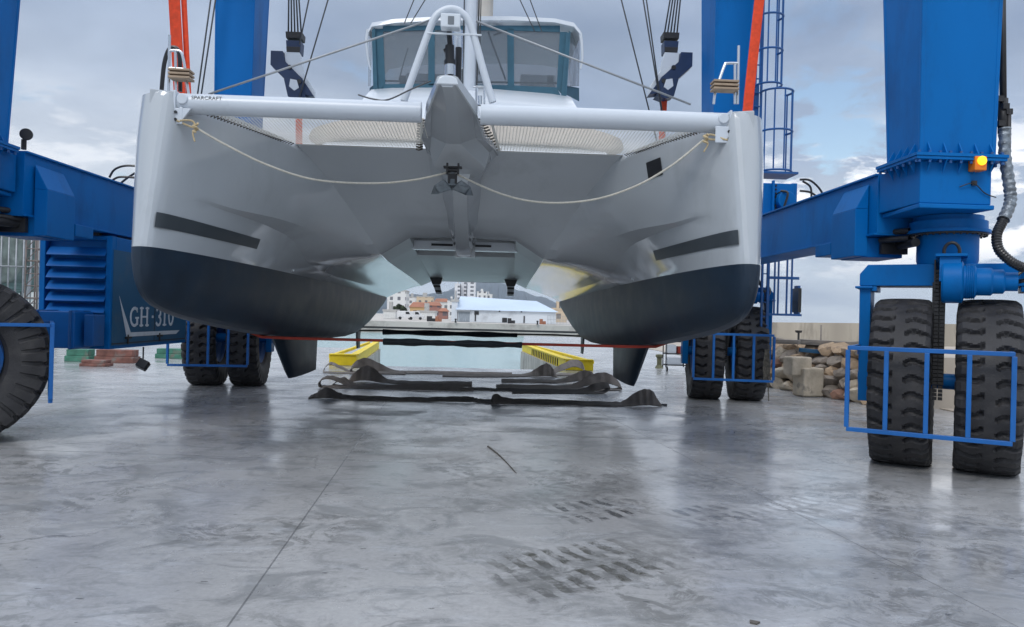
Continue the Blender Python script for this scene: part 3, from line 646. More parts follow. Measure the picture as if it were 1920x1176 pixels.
# winch box and caged ladder by the rear right leg
wb = MB(); a = at(1424, 400, 13.0)-HO; b = at(1500, 332, 13.0)-HO
wb.box((a.x, 1.0, 3.40), (b.x-.1, 1.7, 4.06)); wb.box((a.x-.12, .95, 3.40), (a.x+.02, 1.0, 3.55)); wb.box((b.x-.1, 1.1, 3.5), (b.x+.0, 1.6, 4.09)); wb.box((a.x+.2, .93, 3.395), (a.x+.24, .999, 4.1))
wb.lathe([(0, -.16), (.16, -.16), (.16, 0), (.2, 0), (.2, .03), (0, .03)], (b.x-.28, 1.0, 3.74), (0, 1, 0), 20)
WBX = wb.build('winch', BLUE, SBR, bevel=.01)
wk = MB()
for z in range(9): wk.lathe([(0, -.02), (.016, -.02), (.016, 0)], (a.x+.28, 1.0, 3.46+z*.07), (0, 1, 0), 6); 
for i in range(12):
    aa = 2*math.pi*i/12; wk.lathe([(0, -.03), (.012, -.03), (.012, 0)], (b.x-.28+.18*math.cos(aa), .998, 3.74+.18*math.sin(aa)), (0, 1, 0), 6)
wk.tube(catmull([(b.x-.4, .85, 3.9), (b.x-.3, .78, 3.85), (b.x-.35, .8, 3.6), (b.x-.25, .86, 3.5)], 5), .02, 8); wk.build('winch_bolts', DARK, WBX)
ld = MB(); Yl = 14.6
def lx(x): return (at(x, 300, Yl)-HO).x
def lz(y, x=1455): return at(x, y, Yl).z
xl, xr = lx(1418), lx(1434); yl = Yl-12
for x in (xl, xr): ld.box((x-.02, yl+.27, lz(410)), (x+.02, yl+.31, 10.5))
def cage(xc, r, zb, zt, nh, ns=7):
    for i in range(nh):
        z = zb+(zt-zb)*i/(nh-1); ld.tube([(xc+r*math.cos(R(t)), yl+.05+r*.95*math.sin(R(t)), z) for t in range(-200, 41, 15)], .021, 6)
    for i in range(ns):
        t = R(-190+220*i/(ns-1)); ld.box((xc+r*math.cos(t)-.012, yl+.05+r*.95*math.sin(t)-.01, zb), (xc+r*math.cos(t)+.012, yl+.05+r*.95*math.sin(t)+.01, zt))
cage((lx(1424)+lx(1487))/2, .31, lz(322), lz(172), 3); cage((lx(1416)+lx(1463))/2, .25, lz(160), 10.4, 7)
for i in range(24): z = lz(405)+i*.28; ld.tube([(xl, yl+.29, z), (xr, yl+.29, z)], .014, 6)
ld.box((lx(1416), yl-.25, lz(326)), (lx(1488), yl+.35, lz(330)))
ld.box((lx(1419), yl+.32, lz(412)), (lx(1431), yl+.42, lz(150)))
for yy in (250, 300, 350): ld.box((lx(1410), yl+.30, lz(yy)), (lx(1436), yl+.44, lz(yy)+.05))
LAD = ld.build('caged_ladder', BLUE_D, C_FR)
ll = MB(); x1, x2, x3, x4 = lx(1438), lx(1448), lx(1470), lx(1500)
for x, w in ((lx(1432), .035), (lx(1443), .05)): ll.box((x-w/2, yl-.1, lz(705)), (x+w/2, yl-.05, lz(430)))
for x in (lx(1455), lx(1462), lx(1478), lx(1487)): ll.box((x-.014, yl-.1, lz(590)), (x+.014, yl-.07, lz(430)))
ll.box((lx(1443), yl-.11, lz(592)), (lx(1506), yl-.04, lz(588))); ll.box((lx(1443), yl-.11, lz(524)), (lx(1500), yl-.07, lz(519))); ll.box((lx(1499), yl-.1, lz(590)), (lx(1503), yl+.1, lz(535)))
ll.box((lx(1436), yl-.06, lz(470)), (lx(1445), yl+.3, lz(430)))
for i in range(9): z = lz(700)+i*.28; ll.tube([(lx(1432), yl-.075, z), (lx(1443), yl-.075, z)], .012, 6)
ll.build('access_ladder', BLUE_D, SBR)
mm = MB(); mm.box((lx(1498), yl-.13, lz(585)), (lx(1504), yl+.2, lz(540))); mm.build('ladder_mirror', BLACK, SBR)
hoses(B_FR, [], 'hydraulic_hose') if False else None
hh = MB(); hh.tube([p-HO for p in catmull([at(1414, 495, 14.9), at(1420, 520, 14.9), at(1434, 555, 14.9), at(1437, 600, 14.9)], 6)], .03, 8)
hh.build('hydraulic_hose', BLACK, C_FR)
# power cables bundle hanging near rear right wheels
rb = MB()
for i in range(9):
    x = 1440+rnd.uniform(-6, 7); rb.tube([p-HO for p in catmull([at(x, 655, 14.2), at(x+rnd.uniform(-6, 6), 690, 14.2), at(x+rnd.uniform(-4, 4), 715, 14.2)], 4)], .014, 5)
rb.tube([at(1440, 712, 14.2)-HO, at(1441, 752, 14.2)-HO], .012, 5); rb.build('tie_lines', paint('weathered_rope', (.12, .11, .09), .9, var=.5, scale=20), B_FR if False else hoist)
# hanging lamp under the engine house
wl = thing('floodlight', 'small black floodlight hanging under the blue engine house', 'floodlight', at(268, 684, 11.9))
o = Vector(wl.location); m = MB(); tw = Matrix.Rotation(R(25), 4, 'Y') @ Matrix.Rotation(R(-30), 4, 'X')
m.box((-.08, -.06, -.07), (.08, .06, .07), M=tw); m.build('lamp_body', BLACK, wl, bevel=.01)
m = MB(); m.tube([(0, 0, .05), (.0, 0, .13), (0, 0, .96-o.z)], .012, 8); m.box((-.09, -.015, .03), (.09, .015, .06), M=tw); m.build('bracket', DARK, wl)
# ------------------------------------------------------------------ catamaran (13.9 m long, table coordinates fitted to image pixels, then scaled down about the camera position)
BO = Vector((.084, 12.0, .52))
boat = thing('catamaran', 'grey sailing catamaran with dark antifouling hanging in slings between the legs of the blue hoist', 'catamaran', BO)
def D(x, y, z): return Vector((.084+x*.8, y*.8, .32+z*.8))-BO
def A(x, y, Y): return at(x, y, Y*.8)-BO
KX = 3.45
T_zk = [(8.50, 2.02), (8.58, 1.80), (8.75, 1.66), (9.2, 1.54), (10, 1.43), (10.9, 1.34), (11.8, 1.26), (12.9, 1.17), (14.5, 1.05), (17, .95), (20, .92), (21.2, .95), (22.3, 1.07), (23.3, 1.25), (24.3, 1.50), (25.2, 1.76), (26, 2.02)]
T_hi = [(8.50, .0), (8.52, .05), (8.58, .10), (8.75, .16), (9.2, .25), (10, .34), (10.9, .41), (11.8, .46), (12.9, .50), (14.5, .53), (17, .56), (25, .55), (26, .45)]
T_ho = [(8.50, .0), (8.52, .06), (8.58, .13), (8.75, .22), (9.2, .34), (10, .47), (10.9, .55), (11.8, .60), (12.9, .65), (14.5, .70), (17, .75), (25, .72), (26, .6)]
T_hd = [(8.50, .0), (8.52, .08), (8.58, .20), (8.75, .32), (9.2, .44), (10, .55), (10.9, .64), (11.8, .70), (12.9, .76), (14.5, .80), (17, .85), (26, .80)]
def wl(y): return 2.27 - .16*max(0, (y-8.5))/17.3
# inboard topsides: (Y, N1x, N1z, N2x, N2z, Mx, Mz, Ux, Uz)
T_in = [(8.50, 3.45, 2.75, 3.45, 2.95, 3.45, 3.5, 3.45, 4.12), (8.52, 3.40, 2.75, 3.40, 2.95, 3.395, 3.5, 3.39, 4.12), (8.58, 3.35, 2.75, 3.345, 2.95, 3.34, 3.5, 3.335, 4.12), (8.75, 3.28, 2.75, 3.27, 2.95, 3.26, 3.5, 3.25, 4.12),
        (9.2, 3.162, 2.90, 3.15, 2.95, 3.12, 3.5, 3.10, 4.12), (10.0, 3.01, 2.875, 2.945, 2.92, 2.82, 3.5, 2.74, 4.06), (10.9, 2.85, 2.84, 2.68, 2.93, 2.50, 3.45, 2.38, 4.00),
        (11.3, 2.79, 2.81, 2.56, 2.92, 2.33, 3.32, 2.16, 3.77), (11.8, 2.71, 2.76, 2.42, 2.885, 2.14, 3.12, 1.93, 3.46), (12.4, 2.65, 2.60, 2.22, 2.73, 1.88, 2.84, 1.63, 2.98), (12.9, 2.68, 2.46, 2.12, 2.56, 1.72, 2.60, 1.40, 2.60),
        (13.6, 2.66, 2.38, 2.10, 2.50, 1.72, 2.545, 1.42, 2.57), (15, 2.66, 2.33, 2.15, 2.46, 1.78, 2.535, 1.46, 2.56), (20, 2.66, 2.30, 2.22, 2.44, 1.88, 2.53, 1.6, 2.56), (26, 2.68, 2.28, 2.30, 2.42, 2.0, 2.52, 1.8, 2.55)]
T_c = [(10.9, 1.20, 4.0, 4.0), (11.3, 1.10, 3.76, 3.76), (11.8, 1.02, 3.46, 3.45), (12.4, .95, 3.08, 3.05), (12.9, .92, 2.90, 2.93), (13.6, .93, 2.86, 2.86), (15, .98, 2.79, 2.79), (26, 1.42, 2.73, 2.73)]
def col(T, k): return [(r[0], r[k]) for r in T]
def lean(y, z): return .42*max(0, (z-2.27))/1.85*max(0, 1-(y-8.5)/2.2)
def rake(y, z): return .02*max(0, (z-2.27))/1.85*max(0, 1-(y-8.5)/.8)**1.5
def inner_pts(y):
    W = (KX-pchip(T_hi, y), wl(y)); q = [W]
    v = [pchip(col(T_in, k), y) for k in range(1, 9)]
    return [W, (v[0], v[1]), (v[2], v[3]), (v[4], v[5]), (v[6], v[7])]
def pt(x, y, z): return (x, y+lean(y, z), z)
def dense_inner(y):
    p = inner_pts(y); W, N1, N2, M_, U = [Vector((a, b)) for a, b in p]
    out = []
    c0 = catmull([W, W.lerp(N1, .5)+Vector((.0, .0)), N1], 3)
    c1 = [N1, N1.lerp(N2, .35), N2]
    c2 = catmull([N2, M_, U], 5)
    return c0+c1[1:]+c2[1:]
def stations(y0, y1, n): return [y0+(y1-y0)*i/n for i in range(n+1)]
YS = [8.50, 8.52, 8.55, 8.58, 8.63, 8.68, 8.75, 8.85, 9.0, 9.2, 9.4, 9.7, 10.0, 10.3, 10.6, 10.9, 11.1, 11.3, 11.55, 11.8, 12.1, 12.4, 12.65, 12.9, 13.2, 13.6, 14.2, 15, 16, 17, 18.5, 20, 21.5, 23, 24, 25, 25.6, 26]
def hull(s):
    m = MB(); mi_g = []
    bot = []; top = []; out = []; deck = []
    for y in YS:
        zk, hi, ho, w = pchip(T_zk, y), pchip(T_hi, y), pchip(T_ho, y), wl(y); nb = 9
        pw = .72+.25*max(0, 1-(y-8.5)/1.6)
        row = []
        for k in range(nb+1):
            t = math.pi/2*k/nb; row.append((KX-hi*(math.sin(t)**pw if k else 0), zk+(w-zk)*(1-math.cos(t)) ))
        rin = row
        rout = [(KX+ho*(math.sin(math.pi/2*k/nb)**pw if k else 0), zk+(w-zk)*(1-math.cos(math.pi/2*k/nb))) for k in range(nb, 0, -1)]
        bot.append([D(s*x, y+lean(y, z), z) for x, z in rout+rin])
        top.append([D(s*(v.x-rake(y, v.y)), y+lean(y, v.y), v.y) for v in dense_inner(y)])
        hd = pchip(T_hd, y)
        oo = [(KX+hd*(1.0)-.0, 4.12), (KX+hd, 3.6), (KX+(hd*.6+ho*.4), 3.0), (KX+ho, w)]
        out.append([D(s*(v.x-rake(y, v.y)*max(0, 1-(y-8.5)/.15)), y+lean(y, v.y), v.y) for v in catmull(oo, 4)])
        ux = pchip(col(T_in, 7), y) if y <= 10.9 else max(0, 2.38)
        uz = 4.12 if y <= 9.2 else 4.12-.12*min(1, (y-9.2)/1.7)
        rk = rake(y, 4.12); ro_ = rk*max(0, 1-(y-8.5)/.15); xo = KX+hd-ro_; xi = (ux-rk) if y > 8.5 else xo
        deck.append([D(s*(xo+(xi-xo)*t), y+lean(y, 4.12), 4.12+(uz-4.12)*t+.03*math.sin(math.pi*t)*(y > 8.5)) for t in (0, .3, .6, .9, 1)])
    m.grid(bot, 1); m.grid(top, 0); m.grid(out, 0); m.grid(deck, 0)
    # stem cap
    i = 0
    ring = out[-1] + bot[-1][1:] + top[-1][1:]; m.add(ring, [tuple(range(len(ring)))], 0)
    return m
hulls = []
for s, lab in ((-1, 'left hull as seen from the bows'), (1, 'right hull, with a small square port')):
    h = hull(s).build('hull', [GEL, ANTI], boat, auto=19); hulls.append(h); tag(h, lab)
# bridgedeck (one mesh across, mirrored halves)
bd = MB()
def ceil_row(y):
    v = [pchip(col(T_c, k), y) for k in range(1, 4)]; ux, uz = pchip(col(T_in, 7), y), pchip(col(T_in, 8), y)
    h = [(ux, uz), (v[0]+(ux-v[0])*.5, (uz+v[1])/2), (v[0], v[1]), (v[0]*.66, v[1]*.5+v[2]*.5), (v[0]*.33, v[2]), (0, v[2])]
    return h
rows = []
for y in [q for q in YS if 10.9 <= q <= 12.9]+[12.95]:
    h = ceil_row(y); full = [(-x, z) for x, z in h]+[(x, z) for x, z in h[::-1][1:]]
    rows.append([D(x, y, z) for x, z in full])
bd.grid(rows, 0); nf0 = len(bd.f)
# chamfers of the tunnel aft of the lip
for s in (-1, 1):
    rr = []
    for y in (12.95, 14.2, 16, 18.5, 21.5, 25.8):
        h = ceil_row(y); rr.append([D(s*h[0][0], y, h[0][1]), D(s*h[2][0], y, h[2][1]), D(s*(h[2][0]-.02), y, h[2][1]+.35)])
    bd.grid(rr, 0, smooth=False)
# stepped underside: lip, slotted cross beam, recess, aft platform
def plate(y0, y1, z0, z1, x0=-1.0, x1=1.0): bd.add([D(x0, y0, z0), D(x1, y0, z0), D(x1, y1, z1), D(x0, y1, z1)], [(0, 1, 2, 3)])
plate(12.96, 13.02, 2.93, 3.12); plate(13.02, 15.2, 3.12, 3.12, -1.0, 1.0); plate(15.2, 15.22, 3.12, 2.785, -1.0, 1.0)
bd.add([D(-.99, 15.22, 2.785), D(.99, 15.22, 2.785), D(1.42, 25.8, 2.728), D(-1.42, 25.8, 2.728)], [(0, 1, 2, 3)])
bd.add([D(-1.42, 25.8, 2.72), D(1.42, 25.8, 2.72), D(1.42, 25.8, 3.6), D(-1.42, 25.8, 3.6)], [(0, 1, 2, 3)])
# deck plane over the bridgedeck
bd.add([D(-2.38, 10.9, 4.0), D(2.38, 10.9, 4.0), D(2.38, 26, 4.05), D(-2.38, 26, 4.05)], [(0, 1, 2, 3)])
bd.mi = [0]*nf0+[1]*(len(bd.f)-nf0); bd.build('bridgedeck', [GEL, GELU], boat, auto=30)
cb = MB(); 
a_, b_ = D(-.98, 14.0, 2.80), D(1.0, 14.22, 2.965); cb.box(a_, b_)
cb.build('underwing_beam', GELW, boat, bevel=.006)
sl = MB()
for x0, x1 in ((-.62, -.22), (.14, .50)): sl = MB(); sl.box(D(x0, 13.985, 2.87), D(x1, 13.999, 2.91)); sl.build('beam_slot', BLACK, boat)
# centre nacelle rib running aft under the bridgedeck
nr = MB(); rr = []
for y, zb, wb_, wt, zt in ((10.8, 3.52, .12, .30, 3.9), (11.2, 3.34, .10, .30, 3.8), (11.8, 3.07, .105, .30, 3.45), (12.4, 2.87, .11, .28, 3.1), (13.0, 2.745, .12, .24, 3.0), (13.9, 2.68, .12, .20, 2.95)):
    rr.append([D(x, y, z) for x, z in ((-wt, zt), (-wb_-.03, zb+.10), (-wb_, zb), (0, zb-.015), (wb_, zb), (wb_+.03, zb+.10), (wt, zt))])
nr.grid(rr, 0); nr.add(rr[0], [tuple(range(7))])
nr.add([D(-.11, 13.9, 2.68), D(.11, 13.9, 2.68), D(.06, 14.6, 2.72), D(.22, 13.9, 2.95), D(-.22, 13.9, 2.95)], [(0, 1, 2), (1, 3, 2), (4, 0, 2)])
nr.box(D(-.17, 13.94, 2.66), D(.20, 13.99, 2.96)); nr.build('nacelle_rib', GEL, boat, auto=20)
# bow spine (longitudinal beam) and its faceted underside
sp = MB(); rr = []
# (y, centre x, top z, half width, flange bottom z, mid x, mid z, strip z, strip half width)
SP = [(8.62, -.085, 4.33, .120, 4.23, .10, 4.26, 4.215, .055), (9.1, -.05, 4.17, .31, 4.03, .24, 4.13, 4.12, .072), (10.1, -.07, 4.08, .43, 3.96, .30, 3.99, 3.90, .10), (10.58, .0, 4.04, .49, 3.95, .42, 3.90, 3.68, .365), (10.66, .01, 4.03, .50, 3.95, .43, 3.88, 3.66, .34), (10.95, .03, 4.01, .52, 3.94, .42, 3.86, 3.59, .13), (11.3, .03, 3.98, .52, 3.7, .3, 3.7, 3.60, .10)]
for y, c, zt, wt, zf, mx_, mz_, zs, ws in SP:
    h_ = [(0, zt+.02), (wt*.75, zt+.015), (wt, zt), (wt, zf), (wt-.025, zf), (mx_, mz_), (ws, zs)]
    rr.append([D(c-x, y, z) for x, z in h_]+[D(c+x, y, z) for x, z in h_[::-1]])
sp.grid(rr, 0, smooth=True); sp.add(rr[0], [tuple(range(14))]); sp.build('bow_spine', GEL, boat, auto=11)
pl = MB(); pl.prism([D(-.085+x, 8.60, z) for x, z in ((-.13, 4.24), (.13, 4.24), (.10, 4.315), (.05, 4.345), (-.05, 4.345), (-.10, 4.315))], (0, .08, 0)); pl.build('spine_cap', GELW, boat, bevel=.01)
# forward crossbeam with end fittings
xb = MB(); BL, BR = A(340, 197, 9.10), A(1352, 212, 9.10)
ym = (BL.y+BR.y)/2; zm = (BL.z+BR.z)/2
BL = D(-3.32, 9.1, 4.04); BR = D(3.34, 9.1, 4.04); r_ = .098
def oval_tube(mb, a, b, ry, rz, n=24):
    vs = []
    for p in (a, b):
        for k in range(n): t = 2*math.pi*k/n; vs.append(p+Vector((0, ry*math.cos(t), rz*math.sin(t))))
    mb.add(vs, [(k, (k+1) % n, n+(k+1) % n, n+k) for k in range(n)], 0, True); mb.add(vs, [tuple(range(n)), tuple(range(n, 2*n))])
oval_tube(xb, BL, D(-.42, 9.1, 4.04), .10, .098); oval_tube(xb, D(.30, 9.1, 4.04), BR, .10, .098)
XB = xb.build('crossbeam', ALU, boat, auto=50)
for s, P in ((-1, BL), (1, BR)):
    f = MB(); f.box(P+Vector((-.01, -.115, -.20)), P+Vector((.012, .10, .10))); f.box(P+Vector((-s*.10-.05, -.116, -.22)), P+Vector((-s*.05+.03, -.10, -.06)))
    f.prism([P+Vector((-s*.16, -.112, -.07)), P+Vector((s*.01, -.112, -.07)), P+Vector((s*.01, -.112, -.22)), P+Vector((-s*.05, -.112, -.22))], (0, .03, 0))
    f.lathe([(0, -.018), (.05, -.018), (.055, 0)], P+Vector((-s*.07, -.095, .02)), (0, 1, 0), 16)
    f.build('beam_fitting', ALU, XB, bevel=.006)
    b = MB(); b.prism([P+Vector((0, -.06, .10)), P+Vector((s*.22, -.14, .10)), P+Vector((s*.22, -.14, -.20)), P+Vector((0, -.06, -.26))], (0, .5, 0)); b.prism([P+Vector((-s*.02, -.10, -.26)), P+Vector((s*.22, -.16, -.20)), P+Vector((s*.02, .15, -.30))], (0, 0, .03))
    b.build('beam_socket', GEL, boat, bevel=.01)
    for dz in (-.11, -.18): k = MB(); k.lathe([(0, -.012), (.014, -.012), (.014, 0)], P+Vector((-s*.02, -.115, dz)), (0, 1, 0), 8); k.build('pin', BLACK, XB)
# beam lettering
tx = bpy.data.curves.new('beam_lettering', 'FONT'); tx.body = 'SPARCRAFT'; tx.size = .052; tx.extrude = .001; tx.align_x = 'LEFT'
to = bpy.data.objects.new('beam_lettering_tmp', tx); C.objects.link(to); dg = bpy.context.evaluated_depsgraph_get()
me = bpy.data.meshes.new_from_object(to.evaluated_get(dg)); bpy.data.objects.remove(to); me.materials.clear(); me.materials.append(STRIPE)
for v in me.vertices: x, y, z = v.co; v.co = (x*1.05, -z, y)
bl = bpy.data.objects.new('lettering', me); C.objects.link(bl); bl.parent = XB; bl.location = BL+Vector((.15, -.0985, .022)); bl.rotation_euler = (R(-12), 0, 0)
# hull stripes, knuckle spray line and port: thin decals following the surface
def inner_x(y, z):
    p = [(v.y, v.x) for v in dense_inner(y)]
    for i in range(len(p)-1):
        if p[i][0] <= z <= p[i+1][0] or p[i+1][0] <= z <= p[i][0]:
            t = (z-p[i][0])/((p[i+1][0]-p[i][0]) or 1); return p[i][1]+(p[i+1][1]-p[i][1])*t
    return p[-1][1]
def decal(name, s, y0, y1, za, zb_, mat, n=60, nz=5, off=.008):
    m = MB(); rr = []
    for i in range(n+1):
        y = y0+(y1-y0)*i/n; z0 = za[0]+(za[1]-za[0])*i/n; z1 = zb_[0]+(zb_[1]-zb_[0])*i/n
        rr.append([D(s*(inner_x(y, z0+(z1-z0)*k/nz)-off-.014*max(0, min(1, (8.9-y)/.25))-rake(y, z0+(z1-z0)*k/nz)), y+lean(y, z0+(z1-z0)*k/nz)-.002, z0+(z1-z0)*k/nz) for k in range(nz+1)])
    m.grid(rr, 0); return m.build(name, mat, hulls[0] if s < 0 else hulls[1])
decal('hull_stripe', -1, 8.545, 11.05, (2.50, 2.475), (2.675, 2.62), STRIPE)
decal('hull_stripe', 1, 8.545, 11.05, (2.50, 2.475), (2.675, 2.62), STRIPE)
decal('hull_port', 1, 10.02, 10.38, (3.58, 3.56), (3.82, 3.80), BLACK)
for s, y in ((-1, 12.9), (1, 12.6)):
    m = MB(); p = D(s*(inner_x(y, 2.28)), y, 2.28); m.lathe([(0, .02), (.018, .015), (.022, -.01)], p, (-s, -.3, 0), 12); m.build('skin_fitting', GELW, hulls[0] if s < 0 else hulls[1])
# fin keels and rudders
def foil(name, s, y0t, y1t, zt, y0b, y1b, zb_, th, par):
    m = MB(); rows = []
    for k in range(7):
        t = k/6; y0 = y0t+(y0b-y0t)*t; y1 = y1t+(y1b-y1t)*t; z = zt+(zb_-zt)*t; row = []
        rnd_ = 1-.35*max(0, t-.85)/.15
        for i in range(21):
            a = 2*math.pi*i/20; c = .5-.5*math.cos(a); prof = 5*(.2969*math.sqrt(max(c, 0))-.126*c-.3516*c*c+.2843*c**3-.1015*c**4)
            row.append(D(s*KX+(1 if a < math.pi else -1)*prof*th*rnd_*(y1-y0), y0+(y1-y0)*c, z))
        rows.append(row)
    m.grid(rows, 0); m.add(rows[-1][:-1], [tuple(range(20))]); return m.build(name, ANTI, par, auto=50)
ANTI2 = ANTI
for s, hl_ in ((-1, hulls[0]), (1, hulls[1])):
    foil('fin_keel', s, 13.8, 17.5, 1.12, 15.0, 17.4, .24, .085, hl_)
    foil('rudder', s, 22.6, 23.5, 1.15, 22.8, 23.4, .48, .09, hl_)
LACE = paint('dark_lacing_cord', (.06, .055, .045), .8, var=.4, scale=30)
# trampolines: webbing nets between crossbeam, spine and deck edge
def deck_edge(y): return pchip(col(T_in, 7), y)
for s in (-1, 1):
    m = MB()
    def ribbon(a, b, w):
        a, b = Vector(a), Vector(b); d = (b-a).normalized(); n_ = d.cross(Vector((0, 0, 1))).normalized()*w/2; t = Vector((0, 0, .0015)); m.hexa([a-n_-t, b-n_-t, b+n_-t, a+n_-t], [a-n_+t, b-n_+t, b+n_+t, a+n_+t])
    y0, y1 = 9.26, 10.84; sp_w = lambda y: .40+.15*(y-9.1)/1.8
    def zz(y, x): return 4.0-.0*(y-9.2) - .03*math.sin(math.pi*min(1, max(0, (y-y0)/(y1-y0))))
    x = .42
    while x < 3.05:
        # from the crossbeam aft, stops at the deck edge
        yb = y0; ya = y0
        while ya < y1 and deck_edge(ya+.01)-.04 > x: ya += .02
        yb0 = y0
        while yb0 < y1 and sp_w(yb0) > x: yb0 += .02
        if ya-yb0 > .05: 
            ymid = (ya+yb0)/2; ribbon(D(s*x, yb0, zz(yb0, x)), D(s*x, ymid, zz(ymid, x)), .0055); ribbon(D(s*x, ymid, zz(ymid, x)), D(s*x, ya, zz(ya, x)), .0055)
        x += .043
    y = y0
    while y < y1:
        xa, xb_ = sp_w(y)+.02, deck_edge(y)-.04; ribbon(D(s*xa, y, zz(y, 0)-.003), D(s*xb_, y, zz(y, 0)-.003), .006); y += .05
    # bolt-rope edges and lacing
    ribbon(D(s*(sp_w(y0)+.02), y0, 4.0), D(s*(sp_w(y1)+.02), y1, 3.985), .03); ribbon(D(s*(sp_w(y1)+.02), y1, 3.985), D(s*(deck_edge(y1)-.04), y1, 3.985), .04)
    nf = len(m.f)
    l = m
    for i in range(30):
        y = y0+.05+(y1-y0-.1)*i/29; e = deck_edge(y); l.tube([D(s*(e-.05), y, 3.99), D(s*(e+.01), y+.02, 3.965), D(s*(e+.0), y+.04, 4.03)], .006, 5)
    for i in range(12):
        t = i/11; y = 9.5+1.3*t; c0 = A(790-4*t, 226+54*t, y) if s < 0 else A(900+32*t, 224+56*t, y)
        l.tube([c0+Vector((-.035, 0, .0)), c0+Vector((.0, -.01, -.012)), c0+Vector((.04, .0, .006))], .011, 5)
    m.mi = [0]*nf+[1]*(len(m.f)-nf); m.build('trampoline_net', [NETM, LACE], boat)
# anchor, roller and swivel below the spine
an = MB(); c = A(848, 353, 10.2); 
for s in (-1, 1):
    an.add([c+Vector((0, -.02, .02)), c+Vector((s*.10, -.06, .085)), c+Vector((s*.20, -.02, .02)), c+Vector((s*.235, .02, -.075)), c+Vector((s*.15, -.08, -.085)), c+Vector((0, -.10, -.03)), c+Vector((s*.1, .1, .02))], [(0, 1, 2, 6), (0, 5, 4, 3, 2, 1), (0, 5, 4, 6), (6, 4, 3, 2)])
an.bar(c+Vector((0, 0, -.02)), c+Vector((.0, .02, .20)), .022, .05); an.bar(c+Vector((-.14, -.05, .03)), c+Vector((.16, -.05, .03)), .02)
an.build('anchor', paint('dull_anchor_steel', (.13, .15, .165), .4, metal=.3, var=.4, scale=12), boat, bevel=.004)
ar = MB(); ar.box(c+Vector((-.07, -.03, .155)), c+Vector((-.05, .06, .27))); ar.box(c+Vector((.05, -.03, .155)), c+Vector((.07, .06, .27))); ar.lathe([(0, -.05), (.03, -.05), (.022, 0), (.03, .05), (0, .05)], c+Vector((0, 0, .20)), (1, 0, 0), 12); ar.box(c+Vector((-.10, -.04, .22)), c+Vector((.10, .05, .235)))
ar.box(c+Vector((-.05, .0, .05)), c+Vector((.05, .04, .16))); ar.build('bow_roller', DARK, boat)
# bridle ropes
def sag(a, b, s_, n=18): a, b = Vector(a), Vector(b); return [a.lerp(b, i/n)-Vector((0, 0, s_*4*(i/n)*(1-i/n))) for i in range(n+1)]
def ropeline(name, pts, r, mat, par=boat, lab=None, n=8): m = MB(); m.tube(pts, r, n); o = m.build(name, mat, par); return tag(o, lab) if lab else o
kl, kr = A(368, 240, 9.0), A(1322, 260, 9.0)
ropeline('bridle_rope', catmull([kl, A(420, 270, 9.1), A(500, 309, 9.3), A(590, 337, 9.6), A(700, 344, 9.9), A(780, 337, 10.1), A(846, 322, 10.25)], 8), .0105, ROPE)
ropeline('bridle_rope', catmull([kr, A(1260, 310, 9.1), A(1190, 350, 9.3), A(1110, 375, 9.6), A(1020, 380, 9.8), A(940, 364, 10.0), A(850, 324, 10.25)], 8), .0105, ROPE)
for kx, q in ((kl, BL), (kr, BR)):
    m = MB(); s = 1 if q is BL else -1
    m.tube(catmull([q+Vector((s*.03, -.12, -.19)), kx.lerp(q, .3)+Vector((0, -.02, -.06)), kx], 5), .010, 7); m.tube(catmull([q+Vector((s*.06, -.12, -.19)), kx.lerp(q, .35)+Vector((s*.03, -.03, -.02)), kx], 5), .010, 7)
    m.tube([kx+Vector((.02*math.cos(t*.9), -.02+.02*math.sin(t*.9), .04-.007*t)) for t in range(14)], .011, 6); m.tube(catmull([kx, kx+Vector((-.03*s, 0, -.05)), kx+Vector((-.01, 0, -.13))], 4), .008, 6)
    m.build('rope_knot', paint('tan_rope', (.50, .40, .24), .85, var=.2, scale=40) if 'tan_rope' not in MT else MT['tan_rope'], boat)
# seagull striker arch on the crossbeam
arch = catmull([A(757, 190, 9.15), A(782, 120, 9.15), A(803, 62, 9.15), A(815, 34, 9.15), A(830, 21, 9.15), A(847, 17, 9.15), A(864, 23, 9.15), A(880, 42, 9.15), A(892, 80, 9.15), A(907, 135, 9.15), A(924, 192, 9.15)], 6)
ropeline('striker_arch', arch, .036, ALU, n=16)
lm = MB(); q = A(846, 43, 9.1); lm.box(q+Vector((-.10, -.05, -.06)), q+Vector((.09, .07, .075))); lm.box(q+Vector((-.24, .0, -.115)), q+Vector((.30, .02, -.095))); lm.build('masthead_box', GELW, boat, bevel=.012)
l2 = MB(); l2.box(q+Vector((-.03, -.054, -.035)), q+Vector((.03, -.049, .045))); l2.build('box_window', paint('grey_screen', (.16, .18, .2), .3), boat)
fu = MB(); fu.tube([A(842, 60, 9.3), A(844, 86, 9.3)], .028, 12); fu.tube([A(843, 86, 9.3), A(844, 118, 9.3)], .048, 14); fu.tube([A(844, 114, 9.3), A(844, 122, 9.3)], .062, 14); fu.tube([A(844, 142, 9.3), A(850, 158, 9.3)], .030, 10); fu.tube([A(860, 90, 9.6), A(858, 172, 9.6)], .035, 10); fu.tube([A(834, 92, 9.3), A(838, 100, 9.3)], .02, 8)
fu.build('furler', BLACK, boat)
fd = MB(); fd.tube([A(844, 122, 9.3), A(844, 142, 9.3)], .055, 16); fd.build('furler_drum', STEEL, boat); fd = MB(); fd.tube([A(858, 58, 9.7), A(858, 128, 9.7)], .055, 12); fd.build('foil_sleeve', STEEL, boat)
for (x, y) in ((800, 43), (872, 40)):
    pass
ropeline('striker_stay', [A(806, 38, 9.2), A(391, 177, 9.2)], .011, GALV); ropeline('striker_stay', [A(893, 40, 9.2), A(1295, 196, 9.2)], .011, GALV)
